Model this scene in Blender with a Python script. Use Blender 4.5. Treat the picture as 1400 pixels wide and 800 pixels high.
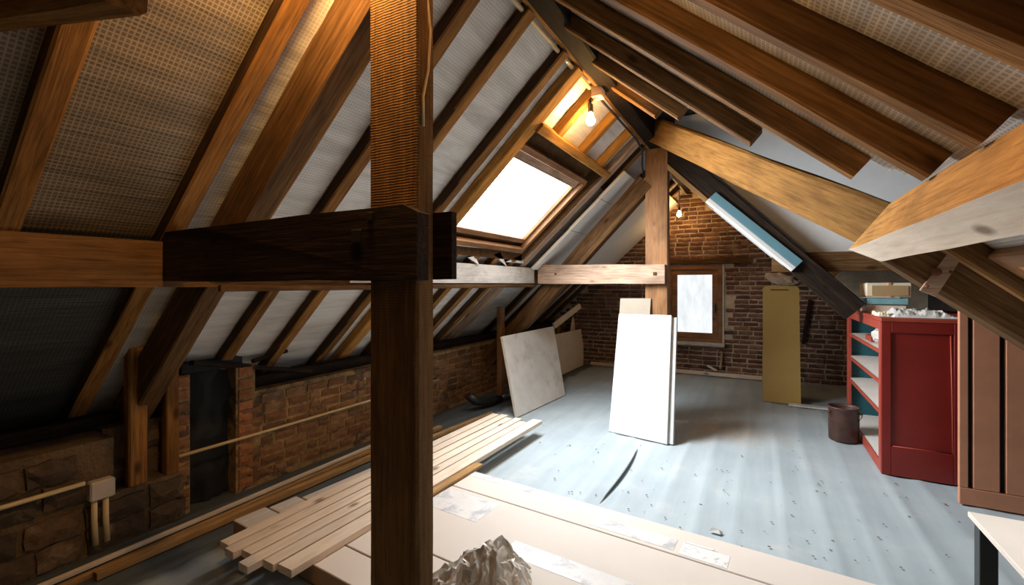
import bpy, bmesh, math, random
from mathutils import Vector, Matrix, noise

for o in list(bpy.data.objects): bpy.data.objects.remove(o)
SC = bpy.context.scene
COL = SC.collection
rnd = random.Random(7)
V = Vector

# ------------------------------------------------------------------ camera
F, CX, CY, EYE = 620.0, 700.0, 388.0, 1.5
TH = math.atan(340/620.0); SN, CS = math.sin(TH), math.cos(TH)
cam_d = bpy.data.cameras.new('camera'); cam = bpy.data.objects.new('camera', cam_d); COL.objects.link(cam)
cam_d.sensor_width = 36; cam_d.lens = 36*F/1400; cam_d.shift_y = -12/1400; cam_d.clip_start = .05
cam.location = (0, 0, EYE); cam.rotation_euler = (math.pi/2, 0, TH)
SC.camera = cam
# ------------------------------------------------------------------ world, exposure, light levels
w = bpy.data.worlds.new('sky'); SC.world = w; w.use_nodes = True
w.node_tree.nodes['Background'].inputs[0].default_value = (.80, .90, 1, 1)
w.node_tree.nodes['Background'].inputs[1].default_value = 1.0
SC.view_settings.view_transform = 'Standard'; SC.view_settings.look = 'None'
SC.view_settings.exposure = 0.12; SC.view_settings.gamma = 1; SC.view_settings.use_curve_mapping = False
SKYLIGHT_E, WINDOW_E, ASSUMED_SIDE_E = 11.0, 1.0, 2.0
DAYLIGHT_W, DAYLIGHT_SPREAD = 102.0, math.radians(140)
BULB_E, BULB_FAR_E, ASSUMED_BULB_E = 310.0, 200.0, 850.0
DAY = (.93, .97, 1.0); WARM = (1.0, .56, .19)

# daylight entering through the roof window (bright side of the overcast sky), lying just under its pane
dl = bpy.data.lights.new('roof_window_daylight', 'AREA'); dl.shape = 'RECTANGLE'; dl.size = .88; dl.size_y = 1.42
dl.energy = DAYLIGHT_W; dl.spread = DAYLIGHT_SPREAD; dl.color = DAY
dlo = bpy.data.objects.new('roof_window_daylight', dl); COL.objects.link(dlo)
dlo.location = (-2.035, 3.82, 3.0+.92*(-2.035+1.1)+.10)
dlo.rotation_euler = (0, math.atan2(-.92, 1)-math.radians(10), 0)

# ------------------------------------------------------------------ pixel -> world helpers
def ray(px, py):
    u = (px-CX)/F; v = (CY-py)/F
    return V((-SN+u*CS, CS+u*SN, v))
def oz(px, py, z=0.0):
    d = ray(px, py); t = (z-EYE)/d.z; return V((d.x*t, d.y*t, z))
def ox(px, py, x):
    d = ray(px, py); t = x/d.x; return V((x, d.y*t, EYE+d.z*t))
def oy(px, py, y):
    d = ray(px, py); t = y/d.y; return V((d.x*t, y, EYE+d.z*t))
# roof planes (rafter undersides)
LX, LZ, LM = -1.1, 3.0, .92
RX, RZ, RM = -1.0, 3.0, .86
def zl(x): return LZ+LM*(x-LX)
def zr(x): return RZ-RM*(x-RX)

# ------------------------------------------------------------------ materials
MATS = {}
def newmat(name):
    m = bpy.data.materials.new(name); m.use_nodes = True
    nt = m.node_tree; b = nt.nodes['Principled BSDF']
    MATS[name] = m
    return m, nt, b
def N(nt, t, **kw):
    n = nt.nodes.new(t)
    for k, v in kw.items():
        if k.startswith('i_'):
            key = k[2:]; key = int(key) if key.isdigit() else key.replace('_', ' ')
            n.inputs[key].default_value = v
        else: setattr(n, k, v)
    return n
def ramp(nt, fac, stops):
    r = nt.nodes.new('ShaderNodeValToRGB'); nt.links.new(fac, r.inputs[0])
    e = r.color_ramp.elements
    while len(e) > 1: e.remove(e[-1])
    e[0].position = stops[0][0]; e[0].color = (*stops[0][1], 1)
    for p, c in stops[1:]:
        k = e.new(p); k.color = (*c, 1)
    return r.outputs[0]
def mix(nt, fac, a, b, mode='MIX'):
    m = nt.nodes.new('ShaderNodeMix'); m.data_type = 'RGBA'; m.blend_type = mode
    for i, v in ((0, fac), (6, a), (7, b)):
        if hasattr(v, 'is_linked') or hasattr(v, 'links'): nt.links.new(v, m.inputs[i])
        elif i == 0: m.inputs[0].default_value = v
        else: m.inputs[i].default_value = (*v, 1)
    return m.outputs[2]
def noise_out(nt, vec, scale, detail=4, rough=.55, dist=0):
    n = N(nt, 'ShaderNodeTexNoise'); n.inputs['Scale'].default_value = scale
    n.inputs['Detail'].default_value = detail; n.inputs['Roughness'].default_value = rough
    n.inputs['Distortion'].default_value = dist
    if vec is not None: nt.links.new(vec, n.inputs['Vector'])
    return n.outputs['Fac']
def mapped(nt, src, sc):
    mp = N(nt, 'ShaderNodeMapping'); mp.inputs['Scale'].default_value = sc
    nt.links.new(src, mp.inputs['Vector']); return mp.outputs['Vector']
def bump(nt, b, h, s, d=.01):
    n = N(nt, 'ShaderNodeBump'); n.inputs['Strength'].default_value = s; n.inputs['Distance'].default_value = d
    nt.links.new(h, n.inputs['Height']); nt.links.new(n.outputs[0], b.inputs['Normal'])

def wood(name, dark, mid, light, rough=.75, saw=.0, bumps=.5, vary=.35, grain=16, blotch=.75):
    m, nt, b = newmat(name)
    tc = N(nt, 'ShaderNodeTexCoord'); oi = N(nt, 'ShaderNodeObjectInfo')
    add = N(nt, 'ShaderNodeVectorMath', operation='ADD'); sc = N(nt, 'ShaderNodeVectorMath', operation='SCALE')
    cmb = N(nt, 'ShaderNodeCombineXYZ'); nt.links.new(oi.outputs['Random'], cmb.inputs[0]); nt.links.new(oi.outputs['Random'], cmb.inputs[1])
    nt.links.new(cmb.outputs[0], sc.inputs[0]); sc.inputs['Scale'].default_value = 31.7
    nt.links.new(tc.outputs['Object'], add.inputs[0]); nt.links.new(sc.outputs[0], add.inputs[1])
    v = add.outputs[0]
    fine = noise_out(nt, mapped(nt, v, (1.2, grain*1.6, grain*1.6)), 3, 6, .65, .6)
    blot = noise_out(nt, mapped(nt, v, (1.6, 4, 4)), 1.7, 3, .6, .3)
    c1 = ramp(nt, fine, [(.28, dark), (.5, mid), (.72, light)])
    c2 = ramp(nt, blot, [(.3, tuple(.45*x for x in (1, 1, 1))), (.62, (1, 1, 1))])
    col = mix(nt, blotch, c1, c2, 'MULTIPLY')
    # knots
    vo = N(nt, 'ShaderNodeTexVoronoi'); vo.inputs['Scale'].default_value = 2.4
    nt.links.new(mapped(nt, v, (1, 2.2, 2.2)), vo.inputs['Vector'])
    kn = ramp(nt, vo.outputs['Distance'], [(.05, (.22, .16, .12)), (.13, (1, 1, 1))])
    col = mix(nt, .8, col, kn, 'MULTIPLY')
    # per-piece variation
    hv = N(nt, 'ShaderNodeHueSaturation'); nt.links.new(col, hv.inputs['Color'])
    mr = N(nt, 'ShaderNodeMapRange'); nt.links.new(oi.outputs['Random'], mr.inputs[0])
    mr.inputs[3].default_value = 1-vary; mr.inputs[4].default_value = 1+vary
    nt.links.new(mr.outputs[0], hv.inputs['Value'])
    nt.links.new(hv.outputs[0], b.inputs['Base Color'])
    b.inputs['Roughness'].default_value = rough; b.inputs['Specular IOR Level'].default_value = .15
    h = fine
    if saw:
        wv = N(nt, 'ShaderNodeTexWave'); wv.inputs['Scale'].default_value = 34; wv.inputs['Distortion'].default_value = 2.5
        wv.inputs['Detail'].default_value = 2; nt.links.new(v, wv.inputs['Vector'])
        ma = N(nt, 'ShaderNodeMath', operation='MULTIPLY_ADD'); nt.links.new(wv.outputs['Fac'], ma.inputs[0])
        ma.inputs[1].default_value = saw; nt.links.new(fine, ma.inputs[2]); h = ma.outputs[0]
    bump(nt, b, h, bumps, .012)
    return m
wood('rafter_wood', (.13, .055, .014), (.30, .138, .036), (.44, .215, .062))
wood('rafter_shade', (.030, .016, .009), (.075, .040, .019), (.14, .078, .034))  # left rafters' side faces: shade put into a darker wood colour
wood('rafter_brown', (.090, .043, .013), (.20, .098, .032), (.31, .165, .058))  # right rafters' side faces: darker copy with shade in the colour
wood('purlin_wood', (.075, .038, .013), (.16, .082, .030), (.24, .13, .052), vary=.05)
wood('gold_wood', (.24, .105, .022), (.44, .215, .050), (.56, .30, .085), saw=.5)
wood('post_wood', (.11, .055, .018), (.20, .105, .036), (.29, .16, .06), saw=.22, vary=.1)
wood('dark_wood', (.010, .007, .005), (.026, .016, .011), (.065, .040, .024), vary=.15)
wood('brown_wood', (.055, .027, .010), (.13, .066, .025), (.22, .12, .050), vary=.2)
wood('pink_wood', (.32, .20, .125), (.49, .335, .235), (.64, .48, .37), vary=.1)
wood('pale_wood', (.70, .55, .41), (.82, .68, .54), (.88, .77, .65), rough=.6, bumps=.15, vary=.08, grain=10, blotch=.25)
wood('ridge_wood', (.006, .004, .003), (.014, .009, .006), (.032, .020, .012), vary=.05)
wood('white_wood', (.58, .53, .48), (.72, .68, .63), (.80, .77, .73), rough=.6, bumps=.15, vary=.05)
wood('orange_batten', (.32, .17, .06), (.48, .28, .11), (.60, .38, .17), rough=.6, bumps=.2, vary=.15)
wood('frame_wood', (.22, .10, .042), (.33, .165, .075), (.41, .225, .11), rough=.45, bumps=.15, vary=.08)

def plain(name, col, rough=.7, metal=0, var=.12, scale=6, bumps=.1, stain=None, bd=.004):
    m, nt, b = newmat(name)
    tc = N(nt, 'ShaderNodeTexCoord'); n = noise_out(nt, tc.outputs['Object'], scale, 5, .6)
    lo = tuple(c*(1-var) for c in col); hi = tuple(min(1, c*(1+var)) for c in col)
    c = ramp(nt, n, [(.3, lo), (.7, hi)])
    if stain:
        n2 = noise_out(nt, tc.outputs['Object'], stain[1], 6, .7, .5)
        f = ramp(nt, n2, [(stain[2], (0, 0, 0)), (stain[2]+.14, (1, 1, 1))])
        c = mix(nt, f, c, stain[0])
    nt.links.new(c, b.inputs['Base Color'])
    b.inputs['Roughness'].default_value = rough; b.inputs['Metallic'].default_value = metal
    n3 = noise_out(nt, tc.outputs['Object'], scale*8, 4, .6); bump(nt, b, n3, bumps, bd)
    return m
plain('white_board', (.56, .57, .565), .6, var=.02, bumps=.03)
plain('board_edge', (.62, .61, .58), .8, var=.05)
plain('plaster_white', (.76, .76, .75), .85, var=.04)
plain('grey_board', (.66, .63, .58), .85, var=.12, scale=4, bumps=.25, stain=((.52, .47, .42), 3.2, .56))
plain('cream_board', (.72, .64, .53), .8, var=.08)
plain('beige_board', (.40, .34, .27), .8, var=.06)
plain('foam_cream', (.78, .72, .58), .8, var=.05)
plain('ochre_paint', (.42, .27, .070), .55, var=.08, scale=2)
plain('cardboard', (.40, .27, .13), .85, var=.06)
plain('pack_card', (.66, .59, .52), .75, var=.04, scale=2, bumps=.06)
plain('pack_tape', (.70, .67, .645), .4, var=.05, scale=9, bumps=.2, stain=((.44, .44, .46), 7, .50))
plain('pack_label', (.74, .73, .71), .5, var=.03, stain=((.30, .30, .31), 26, .56))
plain('pack_side', (.36, .23, .13), .85, var=.15)
plain('red_paint', (.22, .015, .009), .42, var=.12, scale=3, bumps=.05)
plain('red_frame', (.36, .055, .032), .5, var=.15, scale=8, bumps=.08, stain=((.55, .30, .22), 14, .68))
plain('teal_paint', (.010, .085, .105), .5, var=.15)
plain('shelf_white', (.74, .70, .66), .6, var=.06)
plain('brick_paint', (.56, .25, .14), .6, var=.14, scale=4, stain=((.55, .33, .24), 7, .66))
plain('gap_black', (.012, .010, .009), .9, var=.2)
plain('soot', (.010, .011, .012), .85, var=.5, scale=5, bumps=.6)
plain('bucket_rust', (.085, .042, .032), .5, metal=.3, var=.35, scale=9)
plain('pvc_cream', (.66, .52, .30), .5, var=.08)
plain('pvc_white', (.74, .71, .66), .45, var=.06)
plain('box_grey', (.55, .50, .46), .5, var=.12)
plain('black_rubber', (.018, .018, .018), .45, var=.3)
plain('steel', (.60, .62, .62), .3, metal=1, var=.05)
plain('rust', (.16, .045, .022), .8, var=.4, scale=30)
plain('black_metal', (.012, .016, .018), .4, var=.1)
plain('table_white', (.80, .76, .70), .45, var=.03)
plain('blue_foam', (.17, .36, .45), .6, var=.07, scale=4)
plain('insul_white', (.84, .85, .84), .55, var=.03)
plain('plastic_wrap', (.70, .68, .64), .25, var=.12, scale=12, bumps=.3)
plain('foil_grey', (.74, .70, .63), .25, metal=.2, var=.22, scale=7)
plain('paper_cream', (.74, .64, .47), .8, var=.08)
plain('box_blue', (.20, .42, .46), .6, var=.2)
plain('debris_mat', (.16, .13, .10), .9, var=.6, scale=60)
plain('rubble_mat', (.34, .29, .25), .95, var=.5, scale=30)
plain('mortar_back', (.58, .47, .35), .95, var=.25, scale=7, bumps=.8, stain=((.30, .21, .14), 3.5, .56), bd=.02)
plain('mortar_left', (.36, .225, .095), .95, var=.4, scale=6, bumps=.8, stain=((.09, .058, .034), 4, .48), bd=.02)
plain('mortar_dark', (.14, .092, .05), .95, var=.4, scale=6, bumps=.8, bd=.02)
plain('shell_dark', (.05, .042, .035), .95, var=.3)
plain('bakelite', (.03, .026, .022), .5)
plain('socket_white', (.75, .70, .62), .5)

def brick_mat(name, stops):
    m, nt, b = newmat(name)
    tc = N(nt, 'ShaderNodeTexCoord'); oi = N(nt, 'ShaderNodeObjectInfo'); ge = N(nt, 'ShaderNodeNewGeometry')
    base = N(nt, 'ShaderNodeMath', operation='ADD'); nt.links.new(oi.outputs['Random'], base.inputs[0]); nt.links.new(ge.outputs['Random Per Island'], base.inputs[1])
    fr = N(nt, 'ShaderNodeMath', operation='FRACT'); nt.links.new(base.outputs[0], fr.inputs[0])
    c = ramp(nt, fr.outputs[0], stops)
    n = noise_out(nt, ge.outputs['Position'], 22, 5, .7)
    c = mix(nt, .8, c, ramp(nt, n, [(.3, (.5, .5, .5)), (.65, (1.1, 1.1, 1.1))]), 'MULTIPLY')
    n2 = noise_out(nt, ge.outputs['Position'], 5, 4, .7)
    c = mix(nt, ramp(nt, n2, [(.55, (0, 0, 0)), (.75, (.55, .55, .55))]), c, (.44, .32, .20))
    nt.links.new(c, b.inputs['Base Color']); b.inputs['Roughness'].default_value = .9
    bump(nt, b, n, .7, .012)
brick_mat('brick_back', [(0, (.11, .045, .026)), (.35, (.17, .072, .04)), (.6, (.24, .115, .065)), (.85, (.075, .038, .026)), (1, (.29, .15, .085))])
brick_mat('brick_left', [(0, (.19, .085, .037)), (.4, (.27, .13, .058)), (.7, (.115, .062, .036)), (.9, (.33, .17, .08)), (1, (.07, .042, .03))])
brick_mat('stone', [(0, (.075, .048, .03)), (.4, (.13, .082, .048)), (.7, (.06, .042, .03)), (1, (.17, .10, .055))])
brick_mat('brick_orange', [(0, (.34, .13, .05)), (1, (.42, .18, .075))])

# roof membrane: woven scrim, grid in metres from UV
def membrane(name, col, grid, pitch):
    m, nt, b = newmat(name)
    tc = N(nt, 'ShaderNodeTexCoord'); sx = N(nt, 'ShaderNodeSeparateXYZ'); nt.links.new(tc.outputs['UV'], sx.inputs[0])
    outs = []
    for i in (0, 1):
        d = N(nt, 'ShaderNodeMath', operation='DIVIDE'); nt.links.new(sx.outputs[i], d.inputs[0]); d.inputs[1].default_value = pitch
        fr = N(nt, 'ShaderNodeMath', operation='FRACT'); nt.links.new(d.outputs[0], fr.inputs[0])
        lt = N(nt, 'ShaderNodeMath', operation='LESS_THAN'); nt.links.new(fr.outputs[0], lt.inputs[0]); lt.inputs[1].default_value = .30
        outs.append(lt.outputs[0])
    mx = N(nt, 'ShaderNodeMath', operation='MAXIMUM'); nt.links.new(outs[0], mx.inputs[0]); nt.links.new(outs[1], mx.inputs[1])
    n = noise_out(nt, mapped(nt, tc.outputs['UV'], (5, .8, 1)), 2.2, 4, .6, .4)
    c = mix(nt, mx.outputs[0], col, grid)
    c = mix(nt, .8, c, ramp(nt, n, [(.25, (.55, .53, .50)), (.6, (1, 1, 1))]), 'MULTIPLY')
    nt.links.new(c, b.inputs['Base Color']); b.inputs['Roughness'].default_value = .5
    w2 = noise_out(nt, mapped(nt, tc.outputs['UV'], (7, .9, 1)), 2.5, 3, .5, .8)
    bump(nt, b, w2, .25, .02)
membrane('membrane_mat', (.70, .67, .62), (.88, .86, .82), .017)
membrane('membrane_right', (.45, .41, .36), (.72, .69, .64), .016)
membrane('membrane_shade', (.035, .037, .037), (.085, .088, .086), .017)  # underlay below the near purlin, its shade put into the colour
membrane('membrane_tan', (.16, .12, .075), (.36, .285, .195), .017)  # browner, darker underlay for the near bays

# painted sheet floor
m, nt, b = newmat('floor_mat')
tc = N(nt, 'ShaderNodeTexCoord')
n1 = noise_out(nt, tc.outputs['Object'], 1.3, 5, .6); n2 = noise_out(nt, tc.outputs['Object'], 60, 3, .7)
c = ramp(nt, n1, [(.3, (.33, .385, .41)), (.7, (.41, .47, .495))])
st = noise_out(nt, mapped(nt, tc.outputs['Object'], (9, .7, 1)), 1.2, 3, .6)
c = mix(nt, .5, c, ramp(nt, st, [(.35, (.78, .80, .82)), (.6, (1, 1, 1))]), 'MULTIPLY')
c = mix(nt, ramp(nt, n2, [(.66, (0, 0, 0)), (.74, (.5, .5, .5))]), c, (.25, .24, .22))
nb = noise_out(nt, tc.outputs['Object'], 2.6, 5, .65)
c = mix(nt, ramp(nt, nb, [(.58, (0, 0, 0)), (.72, (.45, .45, .45))]), c, (.52, .49, .45))
# shade along the knee wall, painted into the floor colour
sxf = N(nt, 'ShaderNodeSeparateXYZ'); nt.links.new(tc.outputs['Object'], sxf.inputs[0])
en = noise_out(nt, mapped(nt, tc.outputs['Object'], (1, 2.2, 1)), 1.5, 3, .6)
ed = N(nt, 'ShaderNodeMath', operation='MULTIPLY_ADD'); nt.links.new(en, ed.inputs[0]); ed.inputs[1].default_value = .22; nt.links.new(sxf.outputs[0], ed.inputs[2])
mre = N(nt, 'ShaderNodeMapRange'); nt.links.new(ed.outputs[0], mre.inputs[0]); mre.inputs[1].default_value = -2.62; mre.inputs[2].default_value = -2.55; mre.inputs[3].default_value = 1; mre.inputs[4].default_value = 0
shade_c = ramp(nt, noise_out(nt, mapped(nt, tc.outputs['Object'], (9, .7, 1)), 3, 5, .65), [(.3, (.055, .066, .070)), (.7, (.12, .14, .148))])
c = mix(nt, mre.outputs[0], c, shade_c)
# tan dust and painted shade on the sheet behind the white boards
dv_ = N(nt, 'ShaderNodeVectorMath', operation='DISTANCE'); nt.links.new(mapped(nt, tc.outputs['Object'], (.75, 1, 0)), dv_.inputs[0]); dv_.inputs[1].default_value = (-.30, 5.15, 0)
dn_ = noise_out(nt, tc.outputs['Object'], 3.5, 5, .65)
ds = N(nt, 'ShaderNodeMath', operation='MULTIPLY_ADD'); nt.links.new(dn_, ds.inputs[0]); ds.inputs[1].default_value = .9; nt.links.new(dv_.outputs['Value'], ds.inputs[2])
c = mix(nt, ramp(nt, ds.outputs[0], [(.55, (.62, .62, .62)), (1.0, (0, 0, 0))]), c, (.40, .33, .25))
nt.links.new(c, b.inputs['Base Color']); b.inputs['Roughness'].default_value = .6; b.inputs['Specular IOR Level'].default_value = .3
bump(nt, b, n2, .12, .004)

def emit(name, col, s, streak=False):
    m = bpy.data.materials.new(name); m.use_nodes = True; nt = m.node_tree; nt.nodes.clear()
    e = nt.nodes.new('ShaderNodeEmission'); o = nt.nodes.new('ShaderNodeOutputMaterial')
    e.inputs[0].default_value = (*col, 1); e.inputs[1].default_value = s
    if streak:
        tc = nt.nodes.new('ShaderNodeTexCoord'); n = noise_out(nt, mapped(nt, tc.outputs['Object'], (6, 6, 2)), 1.5, 4, .6)
        nt.links.new(ramp(nt, n, [(.3, tuple(.80*x for x in col)), (.6, col)]), e.inputs[0])
    nt.links.new(e.outputs[0], o.inputs[0]); MATS[name] = m
emit('skylight_glass', DAY, SKYLIGHT_E); emit('window_glass', DAY, WINDOW_E, True); emit('assumed_side_glass', DAY, ASSUMED_SIDE_E)  # side glass is the glowing pane of an assumed, unseen window
emit('bulb_glow', WARM, BULB_E); emit('bulb_glow_far', WARM, BULB_FAR_E); emit('bulb_glow_assumed', WARM, ASSUMED_BULB_E)  # the near bulb is assumed, out of view

# ------------------------------------------------------------------ object helpers
WM = {}
def place(o, M, parent):
    COL.objects.link(o)
    if parent is not None:
        o.parent = parent; o.matrix_basis = WM[parent.name].inverted() @ M
    else: o.matrix_basis = M
    WM[o.name] = M.copy()
    return o
def tag(o, label=None, cat=None, group=None, kind=None):
    for k, v in (('label', label), ('category', cat), ('group', group), ('kind', kind)):
        if v: o[k] = v
    return o
def root(name, loc, label=None, cat=None, group=None, kind=None):
    o = bpy.data.objects.new(name, None); o.empty_display_size = .1
    place(o, Matrix.Translation(V(loc)), None)
    return tag(o, label, cat, group, kind)
def mkmesh(name, verts, faces, mat, smooth=False):
    me = bpy.data.meshes.new(name); me.from_pydata([tuple(v) for v in verts], [], faces); me.update()
    if mat: me.materials.append(MATS[mat])
    if smooth:
        for p in me.polygons: p.use_smooth = True
    return me
def obj(name, me, parent=None, M=None):
    return place(bpy.data.objects.new(name, me), M if M is not None else Matrix.Identity(4), parent)
def frame(p0, dx, up):
    x = V(dx).normalized(); z = (V(up)-x*x.dot(V(up))).normalized(); y = z.cross(x)
    M = Matrix((x, y, z)).transposed().to_4x4(); M.translation = V(p0); return M

def timber_mesh(name, L, wd, ht, mat, jit=.004, cham=.008, seg=None, cut0=0, cut1=0):
    """length along local x from 0..L, centred on y, z; hewn, slightly waney edges. cut = end skew along z"""
    seg = seg or max(3, min(16, int(L/.22)))
    hy, hz = wd/2, ht/2; c = min(cham, hy*.4, hz*.4)
    ring = [(-hy+c, -hz), (hy-c, -hz), (hy, -hz+c), (hy, hz-c), (hy-c, hz), (-hy+c, hz), (-hy, hz-c), (-hy, -hz+c)]
    s0 = rnd.random()*50
    vs, fs = [], []
    for i in range(seg+1):
        t = i/seg; x = L*t
        for k, (y, z) in enumerate(ring):
            q = noise.noise_vector(V((x*1.7+s0, k*3.1, s0)))*jit
            sk = (cut0*(1-t)+cut1*t)*(z/ht)
            vs.append((x+sk, y+q.y, z+q.z))
    for i in range(seg):
        for k in range(8):
            a = i*8+k; b_ = i*8+(k+1) % 8
            fs.append((a, b_, b_+8, a+8))
    fs.append(tuple(range(7, -1, -1))); fs.append(tuple(seg*8+k for k in range(8)))
    return mkmesh(name, vs, fs, mat)
def timber(name, p0, p1, wd, ht, mat, parent=None, up=(0, 0, 1), side=None, **kw):
    p0, p1 = V(p0), V(p1)
    me = timber_mesh(name, (p1-p0).length, wd, ht, mat, **kw)
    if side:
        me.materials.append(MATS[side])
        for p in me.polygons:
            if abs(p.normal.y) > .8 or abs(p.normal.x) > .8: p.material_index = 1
    return obj(name, me, parent, frame(p0, p1-p0, up))
def box_vf(x0, x1, y0, y1, z0, z1):
    v = [(x, y, z) for z in (z0, z1) for y in (y0, y1) for x in (x0, x1)]
    f = [(0, 2, 3, 1), (4, 5, 7, 6), (0, 1, 5, 4), (2, 6, 7, 3), (0, 4, 6, 2), (1, 3, 7, 5)]
    return v, f
def bev(me, wdt, segs=2):
    bm = bmesh.new(); bm.from_mesh(me)
    bmesh.ops.bevel(bm, geom=bm.edges[:], offset=wdt, segments=segs, affect='EDGES', profile=.5)
    bm.to_mesh(me); bm.free(); return me
def box(name, x0, x1, y0, y1, z0, z1, mat, parent=None, b=.004, M=None):
    """world box: mesh origin moved to the box base centre"""
    cx, cy = (x0+x1)/2, (y0+y1)/2
    v, f = box_vf(x0-cx, x1-cx, y0-cy, y1-cy, 0, z1-z0)
    me = mkmesh(name, v, f, mat)
    if b: bev(me, min(b, .3*min(x1-x0, y1-y0, z1-z0)), 1)
    T = Matrix.Translation(V((cx, cy, z0)))
    return obj(name, me, parent, (M @ T) if M is not None else T)
def lbox(name, x0, x1, y0, y1, z0, z1, mat, parent, M, b=.003):
    return box(name, x0, x1, y0, y1, z0, z1, mat, parent, b, M)
def poly_prism(name, pts, axis, a0, a1, mat, parent=None, bv=0):
    """extrude a 2d outline; axis 'y': pts (x,z); axis 'x': pts (y,z); axis 'z': pts (x,y)"""
    mk = {'y': lambda p, a: (p[0], a, p[1]), 'x': lambda p, a: (a, p[0], p[1]), 'z': lambda p, a: (p[0], p[1], a)}[axis]
    n = len(pts); vs = [mk(p, a0) for p in pts]+[mk(p, a1) for p in pts]
    c = sum((V(q) for q in vs), V())/len(vs); vs = [V(q)-c for q in vs]
    fs = [tuple(range(n)), tuple(range(2*n-1, n-1, -1))]+[(i, i+n, (i+1) % n+n, (i+1) % n) for i in range(n)]
    me = mkmesh(name, vs, fs, mat)
    bm = bmesh.new(); bm.from_mesh(me); bmesh.ops.recalc_face_normals(bm, faces=bm.faces[:]); bm.to_mesh(me); bm.free()
    if bv: bev(me, bv, 1)
    return obj(name, me, parent, Matrix.Translation(c))
def tube_mesh(name, pts, r, mat, n=10, caps=True):
    pts = [V(p) for p in pts]; vs, fs = [], []
    rr = r if isinstance(r, (list, tuple)) else [r]*len(pts)
    for i, p in enumerate(pts):
        d = (pts[min(i+1, len(pts)-1)]-pts[max(i-1, 0)]).normalized()
        a = d.cross(V((0, 0, 1)) if abs(d.z) < .9 else V((1, 0, 0))).normalized(); c = d.cross(a)
        for k in range(n):
            t = 2*math.pi*k/n; vs.append(p+(a*math.cos(t)+c*math.sin(t))*rr[i])
    for i in range(len(pts)-1):
        for k in range(n):
            a = i*n+k; b_ = i*n+(k+1) % n; fs.append((a, b_, b_+n, a+n))
    if caps: fs += [tuple(range(n-1, -1, -1)), tuple((len(pts)-1)*n+k for k in range(n))]
    me = mkmesh(name, vs, fs, mat, True)
    bm = bmesh.new(); bm.from_mesh(me); bmesh.ops.recalc_face_normals(bm, faces=bm.faces[:]); bm.to_mesh(me); bm.free()
    return me
def tube(name, pts, r, mat, parent=None, n=10):
    o = V(pts[0]); return obj(name, tube_mesh(name, [V(p)-o for p in pts], r, mat, n), parent, Matrix.Translation(o))
def lathe(name, prof, mat, loc, parent=None, n=20):
    vs, fs = [], []
    for r, z in prof:
        for k in range(n):
            t = 2*math.pi*k/n; vs.append((r*math.cos(t), r*math.sin(t), z))
    for i in range(len(prof)-1):
        for k in range(n):
            a = i*n+k; b_ = i*n+(k+1) % n; fs.append((a, b_, b_+n, a+n))
    fs += [tuple(range(n-1, -1, -1)), tuple((len(prof)-1)*n+k for k in range(n))]
    return obj(name, mkmesh(name, vs, fs, mat, True), parent, Matrix.Translation(V(loc)))
def grid_surface(name, fn, nu, nv, mat, parent=None, keep=None, uvfn=None):
    vs = [fn(i/nu, j/nv) for j in range(nv+1) for i in range(nu+1)]
    fs = [(j*(nu+1)+i, j*(nu+1)+i+1, (j+1)*(nu+1)+i+1, (j+1)*(nu+1)+i) for j in range(nv) for i in range(nu)]
    if keep: fs = [f for f in fs if keep(sum((V(vs[k]) for k in f), V())/4)]
    me = mkmesh(name, vs, fs, mat, True)
    uv = me.uv_layers.new(name='UVMap')
    for lp in me.loops:
        p = V(vs[lp.vertex_index]); uv.data[lp.index].uv = uvfn(p) if uvfn else (p.x, p.y)
    return obj(name, me, parent)

# leaning / arbitrary slab from four face corners (bottom-left, bottom-right, top-right, top-left) and thickness behind
def slab(name, bl, br, tr, tl, th, mat, edge=None, parent=None, bv=.003):
    bl, br, tr, tl = map(V, (bl, br, tr, tl))
    n = (br-bl).cross(tl-bl).normalized()
    o = (bl+br)/2
    vs = [p-o for p in (bl, br, tr, tl)]+[p-o-n*th for p in (bl, br, tr, tl)]
    fs = [(0, 1, 2, 3), (7, 6, 5, 4), (1, 0, 4, 5), (2, 1, 5, 6), (3, 2, 6, 7), (0, 3, 7, 4)]
    me = mkmesh(name, vs, fs, mat)
    if edge:
        me.materials.append(MATS[edge])
        for p in me.polygons[2:]: p.material_index = 1
    if bv: bev(me, bv, 1)
    return obj(name, me, parent, Matrix.Translation(o))

# ================================================================== STRUCTURE
YB = 8.15; XL = -3.3; XR = 2.0; YF = -1.4
# floor: painted sheet with the faint ridges of the boards underneath
def floor_z(x, y):
    k = x/.24; r = abs(k-round(k))
    z = .012*(r*2)**2*(.6+.4*math.sin(y*1.3+round(k)*2.1)) + .003*noise.noise(V((x*1.1, y*.8, 3)))
    return z-.011
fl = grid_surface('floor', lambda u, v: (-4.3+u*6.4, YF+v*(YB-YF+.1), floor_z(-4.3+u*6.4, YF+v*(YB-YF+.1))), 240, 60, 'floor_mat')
tag(fl, 'pale blue-grey painted sheet floor with faint board ridges and dirt specks', kind='structure')
# lifted seam of the sheet
a, b_ = oz(820, 686), oz(871, 613)
sv, sf = [], []
for i in range(15):
    t = i/14; p = a.lerp(b_, t); wdt = .036*math.sin(math.pi*t)**.8
    sv += [(p.x-.004, p.y, .001), (p.x-.004+.3*wdt, p.y, .001+.5*wdt), (p.x+wdt*.9, p.y, .0015+.55*wdt), (p.x+wdt*.95, p.y, .001+.45*wdt)]
for i in range(14):
    for k in range(3): sf.append((4*i+k, 4*i+k+1, 4*i+k+5, 4*i+k+4))
obj('lifted_seam', mkmesh('lifted_seam', sv, sf, 'floor_mat', True), fl)
gv = []
for i in range(15):
    t = i/14; p = a.lerp(b_, t); wdt = .060*math.sin(math.pi*t)**.8
    gv += [(p.x+wdt*.15, p.y, .0022), (p.x+wdt*1.0, p.y, .0022)]
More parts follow.
